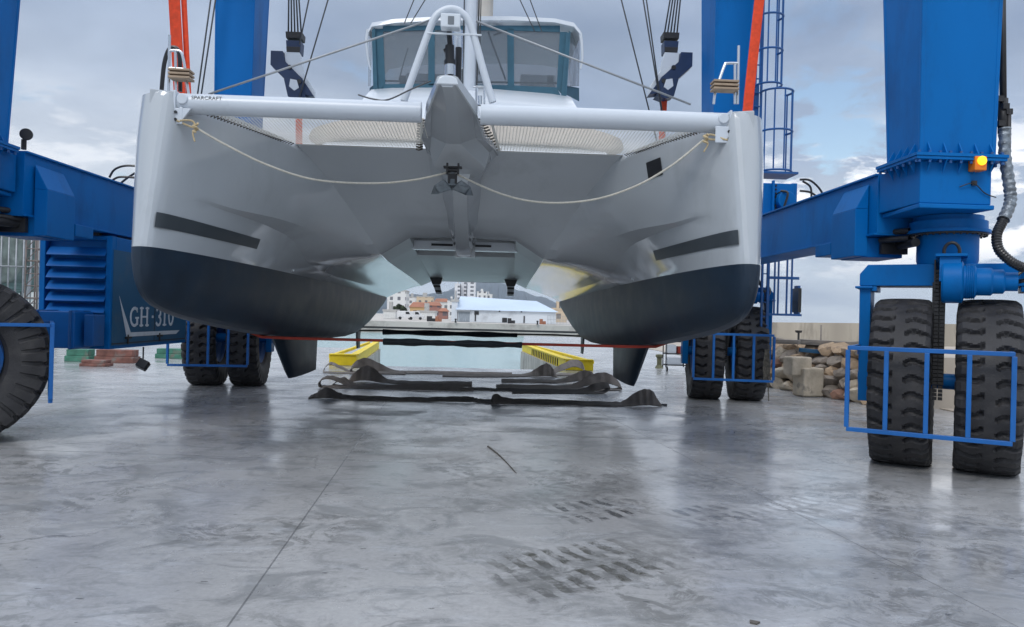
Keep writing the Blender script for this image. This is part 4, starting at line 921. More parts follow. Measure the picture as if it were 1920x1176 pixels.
ropeline('lashing_line', catmull([A(808, 152, 8.9), A(770, 168, 9.0), A(728, 187, 9.1), A(700, 186, 9.2), A(672, 178, 9.4)], 5), .008, WIRE)
m = MB(); m.tube([A(893, 195, 9.3), A(893, 168, 9.3), A(893, 162, 9.3), A(908, 162, 9.3), A(908, 195, 9.3)], .010, 8); m.tube([A(900, 198, 9.15), A(900, 180, 9.15)], .022, 10); m.tube([A(888, 163, 9.3), A(913, 164, 9.3)], .008, 8); m.build('mooring_shackle', STEEL, boat)
# bow seats with stainless rails
def seat(cx, pts_l, slat, lab):
    m = MB()
    for p in pts_l: m.tube(catmull([A(*q, 9.35) for q in p], 5) if len(p) > 2 else [A(*q, 9.35) for q in p], .014, 8)
    o = m.build('bow_rail', STEEL, boat); tag(o, lab)
    k = MB(); (xa, xb_), ys = slat
    for y in ys: k.bar(A(xa, y, 9.3), A(xb_, y+2, 9.3), .14, .022, up=(0, 0, 1))
    k.build('seat_slats', TEAK, o, bevel=.004)
seat(0, [[(316, 178), (318, 66)], [(317, 104), (318, 97), (325, 95), (338, 97), (344, 112), (352, 165), (354, 178)], [(316, 128), (344, 130)], [(330, 178), (329, 96)]], ((320, 360), (133, 140, 147)), 'bow rail with slatted seat on the left hull')
seat(0, [[(1383, 195), (1385, 86)], [(1338, 195), (1342, 170), (1358, 124), (1364, 119), (1384, 119)], [(1378, 195), (1378, 120)]], ((1335, 1382), (154, 161, 168)), 'bow rail with slatted seat on the right hull')
ropeline('shore_hose', catmull([A(303, 170, 9.6), A(308, 120, 9.6), A(318, 92, 9.6), A(332, 92, 9.6), A(337, 110, 9.6), A(338, 172, 9.6)], 6), .022, BLACK)
# coachroof
cr = MB(); rows = []
for y, z, w, wt in ((13.1, 4.02, 2.95, 2.75), (13.3, 4.3, 2.92, 2.72), (14.2, 5.1, 2.75, 2.45), (15.0, 5.75, 2.6, 2.25), (15.4, 6.08, 2.5, 2.15), (16.1, 6.42, 2.45, 2.15), (16.9, 6.56, 2.4, 2.2), (19.5, 6.56, 2.5, 2.3), (24, 6.4, 2.5, 2.3)):
    rows.append([D(x, y, zz_) for x, zz_ in ((-w, 4.0), (-w*.99, min(z, 4.9)*.5+2.05), (-(w+wt)/2, (z*.75+1.0)), (-wt, z-.05), (-wt*.8, z), (0, z+.08), (wt*.8, z), (wt, z-.05), ((w+wt)/2, (z*.75+1.0)), (w*.99, min(z, 4.9)*.5+2.05), (w, 4.0))])
cr.grid(rows, 0); cr.add(rows[-1], [tuple(range(11))]); cr.add(rows[0], [tuple(range(11))]); CR = cr.build('coachroof', GELW, boat, auto=30)
# sunshade over the front windows, with its rounded ends
sh = MB(); rr = []
for t in range(9):
    u = t/8; y = 13.72+u*.64; z = 4.3+(y-13.3)*.889+.06
    w = 2.98-.05*u-.25*abs(2*u-1)**3-.12*max(0, (u-.8)/.2)**2
    rr.append([D(w*(k/10), y-.05+.5*abs(k/10)**4*.3, z+.03-.12*abs(k/10)**8) for k in range(-10, 11)])
sh.grid(rr, 0); o = sh.build('window_shade', BEIGE, CR)
so = o.modifiers.new('thick', 'SOLIDIFY'); so.thickness = .02
# helm-station enclosure on the coachroof
YF = 17.0
hs2 = MB(); 
# hard top
top = [(690, 62), (697, 50), (740, 43), (830, 38), (960, 38), (1040, 42), (1076, 50), (1089, 66)]
fr = [A(x, y, YF-.1) for x, y in top]; bk = [p+Vector((0, 2.4, .02)) for p in fr]
up_ = Vector((0, 0, .10)); mid = [p+Vector((0, 1.2, .08)) for p in fr]
hs2.grid([[p for p in fr], [p+up_*.8+Vector((0, .02, 0)) for p in fr], [p+up_ for p in mid], [p+up_ for p in bk], [p for p in bk], [p-Vector((0, 0, .02)) for p in mid], [p for p in fr]], 0)
EN = hs2.build('hard_top', GELW, boat, auto=60)
for side in (0, 1):
    m = MB(); pts = [(690, 56), (687, 80), (690, 110), (695, 132)] if side == 0 else [(1088, 62), (1091, 85), (1092, 110), (1088, 130)]
    m.tube(catmull([A(x, y, YF-.05) for x, y in pts], 4), [.035, .033, .031, .03, .028, .026, .025, .024, .022, .02, .018, .016, .014], 8); m.build('top_side_edge', GELW, EN)
cv = MB(); gl = MB()
def quad(mb, pp, Yd=YF, th=.02):
    q = [A(x, y, Yd) for x, y in pp]; mb.prism(q, (0, th, 0))
# canvas surround: posts, sill band, header band
quad(cv, [(703, 54), (718, 54), (722, 158), (708, 178)]); quad(cv, [(803, 54), (815, 54), (815, 160), (803, 160)]); quad(cv, [(951, 54), (963, 54), (964, 163), (952, 162)]); quad(cv, [(1050, 60), (1062, 60), (1054, 178), (1044, 165)])
quad(cv, [(722, 158), (803, 157), (952, 160), (1044, 164), (1052, 180), (958, 175), (830, 171), (708, 173)]); quad(cv, [(718, 48), (1050, 48), (1050, 60), (960, 57), (803, 56), (718, 59)])
quad(cv, [(697, 56), (703, 52), (708, 178), (700, 178)], YF-.06); quad(cv, [(1062, 60), (1067, 62), (1058, 183), (1052, 180)], YF-.06)
cv.prism([A(1067, 58, YF-.05), A(1070, 60, YF-.05), A(1062, 184, YF-.05), A(1058, 182, YF-.05)], (0, .05, 0))
# side bands
for x0, x1, xr0, xr1 in ((700, 693, 694, 690), (1062, 1085, 1080, 1088)):
    a1, b1 = A(x0, 178, YF), A(x1, 190 if x0 > 900 else 186, YF+1.2); a2, b2 = A(x0 if x0 < 900 else 1058, 160, YF), A(x1, 165, YF+1.2)
    cv.prism([a1, b1, b2, a2], (.01, 0, 0))
cv.build('canvas_panel', CANVAS, EN)
for pp in ([(718, 59), (803, 56), (803, 157), (722, 158)], [(815, 56), (951, 57), (952, 160), (815, 157)], [(963, 58), (1050, 60), (1044, 165), (964, 163)]):
    g_ = MB(); quad(g_, pp, YF+.03, .01); g_.build('clear_window', GLASS, EN)
for x0, x1 in ((698, 692), (1067, 1087)):
    g_ = MB(); g_.prism([A(x0, 60, YF), A(x1, 64, YF+1.0), A(x1-2, 162, YF+1.0), A(x0-4, 162, YF)], (.006, 0, 0)); g_.build('clear_window', GLASS, EN)
ib = MB(); ib.bar(A(915, 60, YF+.5), A(948, 150, YF+.5), .05, .03); ib.bar(A(925, 66, YF+.5), A(944, 60, YF+.5), .03); ib.tube([A(722, 152, YF+1.5), A(1046, 156, YF+1.5)], .02, 8); ib.tube([A(748, 150, YF+1.2), A(765, 90, YF+1.2)], .012, 6)
for x in (755, 1032): ib.box(A(x-6, 158, YF+1.0), A(x+6, 142, YF+1.0)+Vector((0, .08, 0)))
ib.build('inner_frame', BLACK, EN)
sx = MB(); sx.box(A(740, 66, YF+1.6), A(1045, 76, YF+1.7)); sx.build('rear_valance', paint('mauve_grey_fabric', (.30, .25, .28), .8), EN)
# helm consoles and seat backs dimly seen inside
hc_ = MB(); hc_.box(A(760, 170, YF+1.8), A(835, 148, YF+2.2)); hc_.box(A(975, 172, YF+1.8), A(1040, 150, YF+2.2)); hc_.build('helm_console', GELW, boat, bevel=.03)
# cockpit screen boards behind
# mast, boom end and rigging
mb_ = MB(); a0 = A(880, 172, 15.9); a1 = a0+Vector((.0, .15, 15)); 
mb_.tube([a0, a0+Vector((0, 0, 15))], .105, 16); mb_.box(a0+Vector((-.15, -.15, -.3)), a0+Vector((.15, .15, .02))); MA = mb_.build('mast', ALU, boat, auto=60)
m = MB(); m.tube([a0+Vector((-.125, -.02, .1)), a0+Vector((-.12, -.02, 14.9))], .012, 6); m.tube([a0+Vector((.125, -.03, .1)), a0+Vector((.125, -.03, 14.9))], .016, 6); m.tube([a0+Vector((.16, .0, .3)), a0+Vector((.14, .0, 14.9))], .01, 6); m.build('halyards', WIRE, MA)
m = MB(); q = A(908, 40, 18.5); m.tube([q+Vector((0, 0, -.3)), q+Vector((0, 0, 12))], .17, 16); m.build('furled_sail', paint('cream_sail_cover', (.52, .49, .44), .8, bump=.3, bscale=4), MA, auto=60)
for a, b in (((776, 0), (758, 44)), ((797, 0), (770, 44)), ((975, 0), (1003, 60)), ((994, 0), (1016, 60))):
    pa, pb = A(*a, 16), A(*b, 16); ropeline('shroud', [pb, pb+(pa-pb)*6], .009, WIRE, MA, n=6)
# ------------------------------------------------------------------ lifting gear: cables, blocks, slings
def block(cx, cy_top, s, Y, topx, lab, glab):
    t = thing('sheave_block', lab, 'sheave block', at(cx, 120, Y), 0, 'sheave blocks hanging from the hoist'); o = Vector(t.location)
    k = Y/1400
    def q(dx, dy, d=0): return Vector((s*dx*k, d, -dy*k))
    m = MB(); m.prism([q(-16, -22), q(12, -22), q(16, -8), q(20, 14), q(41, 48), q(41, 58), q(18, 26), q(-14, 0)], (0, .12, 0)); m.prism([q(-2, 30, -.09), q(10, 32, -.09), q(14, 46, -.09), q(6, 52, -.09), q(-4, 44, -.09)], (0, .1, 0)); m.build('side_plate', GELW, t, bevel=.006)
    n_ = MB(); n_.prism([q(-40, -22, -.05), q(-18, -22, -.05), q(-14, -4, -.05), q(18, 27, -.05), q(41, 60, -.05), q(24, 58, -.05), q(-8, 34, -.05), q(-40, 4, -.05)], (0, .3, 0)); n_.prism([q(-14, 30, -.08), q(2, 28, -.08), q(6, 40, -.08), q(28, 62, -.08), q(10, 68, -.08), q(-6, 62, -.08)], (0, .36, 0)); n_.build('cheek_plate', paint('navy_steel', (.01, .03, .085), .45, var=.2) if 'navy_steel' not in MT else MT['navy_steel'], t, bevel=.006)
    b = MB(); b.prism([q(-14, -44), q(14, -44), q(13, -22), q(-12, -22)], (0, .3, 0)); nf = len(b.f); h = b; h.prism([q(-15, -60, -.01), q(16, -60, -.01), q(15, -48, -.01), q(-14, -48, -.01)], (0, .32, 0)); h.prism([q(-13, -32, -.012), q(13, -32, -.012), q(12, -22, -.012), q(-12, -22, -.012)], (0, .1, 0)); h.mi = [0]*nf+[1]*(len(h.f)-nf); h.build('block_head', [MT['navy_steel'], DARK], t, bevel=.01)
    for px_, pz_ in ((-4, 8), (14, 34)): g_ = MB(); g_.lathe([(0, -.02), (.05, -.02), (.05, 0), (0, 0)], q(px_, pz_, -.052), (0, 1, 0), 12); g_.build('pivot_pin', DARK, t)
    for i in range(5):
        c = MB(); dx = -12+6*i; a = q(dx, -60, .1); tp = at(topx+dx*s*.8, 0, Y)-o; c.tube([a, a+(tp-a)*2.6], .018, 6); c.build('hoist_cable', WIRE, t)
    return t
block(549, 0, 1, 16.5, 551, 'sheave block with white side plate hanging to the left of the helm station', 1)
block(1258, 0, -1, 16.5, 1266, 'sheave block with white side plate hanging to the right of the helm station', 1)
for a, b, Y in (((395, 0), (370, 180), 15.8), ((404, 0), (377, 180), 15.8), ((579, 0), (566, 62), 16.4), ((615, 0), (571, 150), 16.4), ((1165, 0), (1214, 195), 16.3), ((1206, 0), (1234, 170), 16.4), ((1212, 0), (1238, 185), 16.4)):
    pa, pb = at(*a, Y), at(*b, Y); o = Vector(pb); m = MB(); m.tube([(pb-pa)*.35, (pa-pb)*2.2], .016, 6); c = m.build('hoist_cable', WIRE, None, loc=o)
    side = 'left' if a[0] < 900 else 'right'
    lab = {395: 'outer of two parallel hoist cables beside the rear left blue column', 404: 'inner of two parallel hoist cables beside the rear left blue column', 579: 'short steep cable just right of the left sheave block', 615: 'slanting steel cable passing in front of the left sheave block', 1165: 'lone steel cable slanting down between helm station and right sheave block', 1206: 'left one of the pair of cables meeting the right sheave block', 1212: 'right one of the pair of cables meeting the right sheave block'}[a[0]]
    tag(c, lab, 'cable', 'wire cables running down from the hoist')
# slings (real widths of webbing; front pair under Y 10.8, rear pair under Y 18)
def strap(name, pts, w, th, mat, lab, group=None, wdir=Vector((0, 1, 0))):
    o = Vector(pts[0]); m = MB(); P = [Vector(p)-o for p in pts]; rows = []
    for i, p in enumerate(P):
        d = (P[min(i+1, len(P)-1)]-P[max(i-1, 0)]).normalized(); n_ = d.cross(wdir).normalized()*th/2
        rows.append([p-wdir*w/2-n_, p+wdir*w/2-n_, p+wdir*w/2+n_, p-wdir*w/2+n_, p-wdir*w/2-n_])
    m.grid(rows, 0); m.add(rows[0][:4], [(0, 1, 2, 3)]); m.add(rows[-1][:4], [(0, 1, 2, 3)])
    return m.build(name, mat, None, loc=o)
Yf = 13.2*.8
def W_(x, z, y=13.2): return D(x, y, z)+BO
# under-hull part of the front sling: follows both bilges
zf = pchip(T_zk, 13.2)-.03
path = [W_(-5.35, 8.4), W_(-5.2, 5.4), W_(-4.9, 3.4), W_(-4.35, 2.1), W_(-4.08, 1.55), W_(-3.8, 1.25), W_(-3.45, zf), W_(-3.0, zf-.01), W_(0, zf-.012), W_(3.0, zf-.01), W_(3.45, zf), W_(3.8, 1.25), W_(4.08, 1.55), W_(4.35, 2.1), W_(4.9, 3.4), W_(5.2, 5.4), W_(5.42, 8.4)]
fs_ = thing('lifting_sling', 'front lifting sling, orange beside the bows and red with a dark sleeve under both hulls', 'sling', path[8], 0, 'lifting slings holding the catamaran'); fo = Vector(fs_.location)
def part_strap(nm, pts, w, th, mat, par, off):
    o = strap(nm, pts, w, th, mat, None); o.parent = par; o.location = Vector(o.location)-off; return o
part_strap('sling_belly', path[4:13], .14, .035, REDW, fs_, fo)
m = MB(); rows = []
xs = [-1.35+i*.135 for i in range(19)]
for x in xs:
    t = .05+.008*math.sin(x*5)+.006*math.sin(x*13); c_ = W_(x, zf-.03)-fo; rows.append([c_+Vector((0, .12*math.cos(a), t*math.sin(a)*.9)) for a in [2*math.pi*k/12 for k in range(13)]])
m.grid(rows, 0); m.build('chafe_sleeve', SLEEVE, fs_)
for sgn in (-1, 1):
    for dx, w in ((0, .16), (.12, .12)):
        pp = [p+Vector((-sgn*dx*1.15, .10*(dx > 0), 0)) for p in (path[0:5] if sgn < 0 else path[12:17])]
        o = part_strap('sling_riser', pp, .16 if dx == 0 else .10, .05, ORANGE, fs_, fo)
        # risers face the camera: turn the webbing flat-on
        o.data.materials[0] = ORANGE
        bpy.data.objects.remove(o)
for (x0, x1, xb0, xb1, w, yd) in ((317, 336, 330, 343, 20, 0), (336, 345, 345, 353, 9, .08), (1424, 0, 1405, 0, 18, 0), (1433, 0, 1412, 0, 6, .07)):
    sgn = -1 if x0 < 900 else 1
    xt = (x0+(x1 or x0))/2; xb_ = (xb0+(xb1 or xb0))/2
    pt_, pb_ = at(xt, 0, Yf), at(xb_, 175, Yf); d = pt_-pb_
    pts = [pt_+d*1.6, pt_, pb_, pb_-d*1.2, W_(sgn*4.2, 1.75)]
    pts = [p+Vector((0, yd, 0)) for p in pts]; wd = w*Yf/1400
    m = MB(); rows = []
    for i, p in enumerate(catmull(pts, 6)): rows.append([p-fo+Vector(v) for v in ((-wd/2, -.01, 0), (0, -.022, 0), (wd/2, -.01, 0), (wd/2, .02, 0), (-wd/2, .02, 0), (-wd/2, -.01, 0))])
    m.grid(rows, 0); m.build('sling_riser', ORANGE, fs_)
rs = thing('lifting_sling', 'rear lifting sling, black sleeved band under the sterns seen beyond the front sling', 'sling', W_(0, 1.1, 22.3), 0, 'lifting slings holding the catamaran'); ro = Vector(rs.location)
zr = pchip(T_zk, 22.3)-.03
rp = [W_(-4.3, 2.3, 22.3), W_(-4.2, 1.7, 22.3), W_(-3.9, 1.25, 22.3), W_(-3.45, zr, 22.3), W_(-2.5, zr+.02, 22.3), W_(0, zr, 22.3), W_(2.5, zr+.02, 22.3), W_(3.45, zr, 22.3), W_(3.9, 1.25, 22.3), W_(4.2, 1.7, 22.3), W_(4.3, 2.3, 22.3)]
part_strap('sling_belly', rp, .16, .04, WEBD, rs, ro)
m = MB(); rows = []
for i in range(20):
    x = -2.6+i*.21; t = .06+.012*math.sin(x*4); c_ = W_(x, zr-.02, 22.3)-ro; rows.append([c_+Vector((0, .12*math.cos(a), t*math.sin(a))) for a in [2*math.pi*k/12 for k in range(13)]])
m.grid(rows, 0); m.build('chafe_sleeve', SLEEVE, rs)
for xx, sg in ((560, -1), (1246, 1)):
    p = at(xx, 178, 16.65); wd = .14; pts = [p+Vector((0, 0, .1)), p+Vector((-.05*sg, .1, -2.6)), W_(sg*4.3, 2.2, 22.3)]
    m = MB(); rows = [[q-ro+Vector(v) for v in ((-wd/2, 0, 0), (wd/2, 0, 0), (wd/2, .03, 0), (-wd/2, .03, 0), (-wd/2, 0, 0))] for q in pts]; m.grid(rows, 0); m.build('sling_riser', ORANGE, rs)
# saildrive legs hanging under the aft platform
for (x, y) in ((818, 512), (958, 512)):
    p = A(x, y, 23.5); p.z = D(0, 23.5, 2.73).z; k = .8*23.5/1400; m = MB(); sg = -1 if x < 900 else 1
    m.prism([p+Vector((-12*k, 0, 0)), p+Vector((12*k, 0, 0)), p+Vector((9*k, 0, -10*k)), p+Vector((6*k, 0, -14*k)), p+Vector((-6*k, 0, -14*k))], (0, .2, 0)); m.build('engine_bracket', BLACK, boat, bevel=.01)
    m = MB(); m.prism([p+Vector((-6*k, -.01, -12*k)), p+Vector((7*k, -.01, -12*k)), p+Vector((12*k if sg < 0 else 6*k, -.01, -30*k)), p+Vector((1*k if sg < 0 else -6*k, -.01, -30*k))], (0, .25, 0)); nf = len(m.f)
    for (a, b) in ((-14, -18), (-23, -27)):
        def xx(d, t): f = (-d-12)/18; L_ = (-6+(7 if sg < 0 else 0)*f); R_ = (7+(5 if sg < 0 else -1)*f); return (L_ if t == 0 else R_)*k
        m.prism([p+Vector((xx(a, 0)-.003, -.018, a*k)), p+Vector((xx(a, 1)+.003, -.018, a*k)), p+Vector((xx(b, 1)+.003, -.018, b*k)), p+Vector((xx(b, 0)-.003, -.018, b*k))], (0, .006, 0), 1)
    m.build('folding_step', [GELW, BLACK], boat)
# ------------------------------------------------------------------ spare slings lying on the yard
def gz(x, y):
    """point on the yard (z = 0) seen at this bearing"""
    d = Fw + Rt*((x-960)/F_PX) + Up*((588-y)/F_PX); return CAM + d*(-CAM.z/d.z)
SLG = 'worn webbing slings lying on the yard'
def ground_sling(pts, lab, w=.22, mat=None, th=.03, name='webbing_sling'):
    """pts: (x px, y px of the ground line, height of the near edge, height of the far edge)"""
    P = []; Hh_ = []
    for x, y, h0, h1 in pts: P.append(gz(x, y)); k_ = .42 if h1 < .15 else .85; Hh_.append(Vector((h0*k_, h1*k_, 0)))
    cp = catmull(P, 6); ch = catmull(Hh_, 6); o = Vector((cp[0].x, cp[0].y, 0)); rows = []; sd0 = pts[0][0]
    for i, p in enumerate(cp):
        q = p-o; q.y += .015*math.sin(i*1.3+sd0); h0 = max(0, ch[i].x)+th/2+.003; h1 = max(0, ch[i].y)+th/2+.003+.012*abs(math.sin(i*.8+sd0))
        ww = w/2*(1+.10*math.sin(i*.7)); hh_ = math.hypot(ww, 0); tilt = min(1, abs(h1-h0)/(w)); yw = ww*math.sqrt(max(.12, 1-tilt*tilt))
        a = q+Vector((0, -yw, h0)); b = q+Vector((0, yw, h1)); d = (cp[min(i+1, len(cp)-1)]-cp[max(i-1, 0)]); zc = ((sum(ch[min(i+1, len(cp)-1)][:2])-sum(ch[max(i-1, 0)][:2]))/2)
        d = Vector((d.x, d.y, zc)).normalized(); n_ = d.cross((b-a).normalized()).normalized()*th/2
        if n_.z < 0: n_ = -n_
        rows.append([a-n_*.6, b-n_, b+n_, a+n_*.6, a-n_*.6])
    lo = min(v.z for r_ in rows for v in r_)
    m = MB(); m.grid(rows, 0); m.add(rows[0][:4], [(0, 1, 2, 3)]); m.add(rows[-1][:4], [(0, 1, 2, 3)])
    ob = m.build(name, mat or WEB, None, loc=o+Vector((0, 0, -lo+.002)), auto=50); return tag(ob, lab, 'sling', SLG)
ground_sling([(935, 757, .0, .03), (905, 755, .0, .04), (892, 754, .02, .05), (880, 754, .02, .12), (840, 753, .02, .10), (790, 752, .0, .04), (700, 750, 0, .05), (650, 748, 0, .06), (632, 747, .0, .14), (610, 746, .0, .18), (592, 746, .0, .12), (581, 747, .0, .03)], 'dark sling nearest the camera with a folded hump at its left end', .26, WEBD, .035)
ground_sling([(922, 757, .01, .02), (928, 757, .0, .16), (950, 757, .0, .13), (1000, 758, .0, .10), (1080, 759, .0, .06), (1150, 761, .0, .05), (1172, 761, .0, .10), (1195, 761, .0, .26), (1210, 761, .0, .33), (1225, 761, .0, .27), (1238, 761, .01, .04)], 'dark sling nearest the camera rising to a tall hump at its right end', .30, WEBD, .035)
ground_sling([(700, 728, 0, .03), (660, 727, .03, .07), (630, 726, .16, .21), (612, 726, .20, .24), (600, 727, .14, .16), (600, 727, .05, .06), (612, 727, .0, .03), (660, 728, .0, .05), (760, 731, .0, .07), (860, 733, .0, .09), (888, 733, .0, .08)], 'worn sling with an open standing loop at its left end, second row from the camera', .2, WEB, .025)
ground_sling([(690, 726, .0, .02), (665, 725, .04, .08), (642, 724, .16, .19), (627, 725, .12, .14), (630, 725, .03, .04), (690, 726, .02, .06), (780, 727, .03, .10), (885, 727, .03, .12)], 'smaller sling loop tucked behind the open standing loop at left', .18, WEB, .02)
ground_sling([(885, 732, .01, .08), (940, 733, 0, .05), (1040, 735, 0, .06), (1090, 736, .0, .10), (1118, 736, .06, .20), (1142, 736, .12, .20), (1133, 737, .02, .05), (1110, 738, .0, .02), (1020, 737, .0, .03), (960, 737, .0, .02)], 'worn sling with a low pointed loop at its right end, second row from the camera', .24, WEBD, .02)
ground_sling([(930, 727, .0, .08), (1020, 728, .0, .08), (1070, 729, .02, .12), (1105, 729, .10, .30), (1130, 729, .16, .40), (1152, 730, .10, .30), (1164, 731, .02, .06), (1130, 732, 0, .03), (1060, 731, 0, .02), (960, 731, 0, .02)], 'worn brown sling with a big double loop at its right end beside the fin keel', .30, WEB, .025)
ground_sling([(885, 722, .0, .08), (800, 721, .0, .07), (750, 719, .0, .05), (720, 717, .0, .14), (695, 716, .02, .38), (678, 715, .02, .36), (662, 716, .0, .20), (652, 717, .0, .04)], 'crumpled grey sling heap left of centre, third row', .34, WEB, .03)
ground_sling([(940, 717, .0, .10), (1000, 717, .0, .08), (1045, 718, .0, .08), (1075, 718, .04, .20), (1095, 718, .08, .32), (1112, 719, .05, .26), (1122, 719, .0, .05)], 'grey sling strip with a raised fold right of centre, third row', .28, WEB, .03)
ground_sling([(960, 704, 0, .08), (880, 702, .0, .07), (800, 701, .0, .10), (740, 700, .0, .10), (710, 699, .02, .26), (685, 698, .10, .42), (664, 699, .14, .30), (658, 700, .04, .10), (680, 701, .0, .06), (760, 702, .0, .06)], 'grey sling with a tangled raised loop near the left yellow barrier', .30, WEB, .03)
ground_sling([(655, 698, .0, .03), (634, 697, .12, .18), (618, 696, .20, .25), (607, 698, .08, .10), (618, 700, .0, .03), (700, 702, 0, .05)], 'thin sling end curling into a small loop beside the left fin keel', .14, WEB, .02)
ground_sling([(830, 706, .0, .05), (930, 707, .0, .06), (985, 706, .0, .08), (1005, 706, .0, .20), (1022, 706, .0, .38), (1034, 706, .0, .28), (1044, 707, .0, .04)], 'grey sling ending in a steep peak right of centre, far row', .32, WEB, .03)
ground_sling([(1030, 703, .02, .06), (1050, 702, .10, .26), (1075, 700, .22, .42), (1093, 701, .12, .32), (1092, 703, .02, .06), (1060, 704, .0, .03), (1000, 704, .0, .03)], 'grey sling arching into a rounded loop beside the right yellow barrier', .30, WEB, .03)
# small loose items on the yard
m = MB(); p = gz(915, 838); q_ = gz(968, 888); m.tube([v-p for v in catmull([p+Vector((0, 0, .004)), p.lerp(q_, .3)+Vector((.02, 0, .004)), p.lerp(q_, .6)+Vector((.02, 0, .004)), q_+Vector((0, 0, .004))], 5)], [.013-.0006*i for i in range(16)], 6)
tag(m.build('strap_scrap', WEBD, None, loc=p), 'short dark scrap of strap lying alone on the wet concrete in front of the slings', 'strap')
m = MB(); p = gz(1244, 760); m.prism([Vector((-.06, -.04, 0)), Vector((.06, -.05, 0)), Vector((.07, .04, 0)), Vector((-.05, .05, 0))], (0, 0, .03)); tag(m.build('rubber_chock', BLACK, None, loc=p, bevel=.006), 'tiny black rubber piece lying just right of the tall sling hump', 'chock')
m = MB(); p = gz(1415, 1168); m.prism([Vector((-.03, -.012, 0)), Vector((.0, -.03, 0)), Vector((.028, -.005, 0)), Vector((-.02, .02, 0))], (0, 0, .01)); tag(m.build('dry_leaf', paint('dry_leaf', (.10, .09, .08), .9), None, loc=p), 'small dry leaf lying at the bottom edge of the yard', 'leaf')
# keel blocks under the engine house
WOODG = paint('green_painted_timber', (.06, .20, .14), .8, var=.3, scale=5, dirt=(.2, .18, .15), dscale=3); WOODR = paint('red_brown_timber', (.20, .09, .07), .85, var=.4, scale=5, dirt=(.22, .2, .18), dscale=3)
for (x0, x1, yb, ht, mt, nm, lab) in ((120, 175, 678, .34, WOODG, 'timber_block', 'green timber block at the back left under the engine house'), (176, 262, 680, .36, WOODR, 'timber_block', 'long red-brown timber block behind the hanging floodlight'), (148, 205, 687, .16, WOODR, 'timber_block', 'short low red and grey block lying in front of the long one'), (290, 352, 672, .30, WOODG, 'timber_block', 'green timber block beside the rear left tyres')):
    a, b = gz(x0, yb), gz(x1, yb); m = MB(); m.box((0, 0, 0), ((b-a).x, .45, ht*.48)); m.box((.03, .04, ht*.48+.004), ((b-a).x-.04, .42, ht)); tag(m.build(nm, mt, None, loc=(a.x, a.y, .001), bevel=.012), lab, 'timber block', 'timber blocks under the engine house')
# ------------------------------------------------------------------ right side: rubble wall, breakwater
def rock(c, sx, sy, sz, seed):
    r = random.Random(seed); bm = bmesh.new(); bmesh.ops.create_icosphere(bm, subdivisions=2, radius=1)
    ax = [Vector((r.uniform(-1, 1), r.uniform(-1, 1), r.uniform(-1, 1))).normalized() for _ in range(9)]; dd = [r.uniform(.45, .80) for _ in ax]
    for v in bm.verts:
        for a, d in zip(ax, dd):
            t = v.co.dot(a)
            if t > d: v.co -= a*(t-d)
        v.co = Vector((v.co.x*sx, v.co.y*sy, v.co.z*sz)) + Vector((r.uniform(-.012, .012), r.uniform(-.012, .012), r.uniform(-.012, .012)))
    me = bpy.data.meshes.new('stone'); bm.to_mesh(me); bm.free(); o = bpy.data.objects.new('stone', me); C.objects.link(o); o.location = c; return o
STN = [paint('tan_rubble_stone', (.40, .29, .19), .9, var=.35, scale=3, bump=.7, bscale=9, dirt=(.15, .12, .10), dscale=4), paint('pale_rubble_stone', (.50, .43, .33), .9, var=.3, scale=3, bump=.7, bscale=9, dirt=(.22, .19, .16), dscale=4), paint('grey_rubble_stone', (.27, .23, .19), .9, var=.3, scale=3, bump=.7, bscale=9, dirt=(.12, .11, .10), dscale=4), paint('rusty_rubble_stone', (.30, .17, .12), .9, var=.3, scale=3, bump=.7, bscale=9, dirt=(.14, .1, .08), dscale=4)]
w0, w1 = gz(1412, 722), gz(1640, 762)
rw = thing('rubble_wall', 'low rough wall of tan boulders along the right edge of the yard', 'stone wall', w0)
dirw = (w1-w0); Lw = dirw.length; dirw.normalize(); nrm = Vector((dirw.y*-1, dirw.x, 0)); nrm = nrm if nrm.x > 0 else -nrm
sd_ = 0
for row in range(5):
    d = -.5
    while d < Lw+.7:
        sd_ += 1; sz = rnd.uniform(.11, .20); wl_ = rnd.uniform(.15, .29)
        c = dirw*(d+wl_) + nrm*(.22+row*.10) + Vector((0, 0, .11+row*.225+rnd.uniform(-.03, .03)))
        if sd_ <= 98:
            o = rock(c, wl_*1.3, .34, sz+.06, sd_); o.rotation_euler = (rnd.uniform(-.2, .2), rnd.uniform(-.25, .25), math.atan2(dirw.y, dirw.x)+rnd.uniform(-.2, .2)); o.data.materials.append(STN[[0, 0, 1, 2, 3, 1, 0, 2][rnd.randrange(8)]]); o.parent = rw
        d += wl_*1.85
for (x, yb, w, h, mt, lab) in ((1543, 745, .42, .62, 'pale_rubble_stone', 'tall pale squared block'), (1520, 716, .34, .40, 'pale_rubble_stone', 'whitish squared block set high')):
    g_ = gz(x, yb if yb > 730 else 744); m = MB(); z0 = 0 if yb > 730 else .45; a = math.atan2(dirw.y, dirw.x)
    m.box((-.0, -.1, z0), (w, .4, z0+h)); o = m.build('stone', MT[mt], rw, loc=g_-w0+Vector((0, 0, .01))-nrm*.08, rz=a+R(180), bevel=.03); tag(o, lab)
bk = MB(); bk.prism([nrm*.55-dirw*2, nrm*.55+dirw*(Lw+.5), nrm*.55+dirw*(Lw+.5)+Vector((0, 0, 1.0)), nrm*.55-dirw*2+Vector((0, 0, 1.0))], nrm*3.0); bk.build('backfill', SAND, rw)
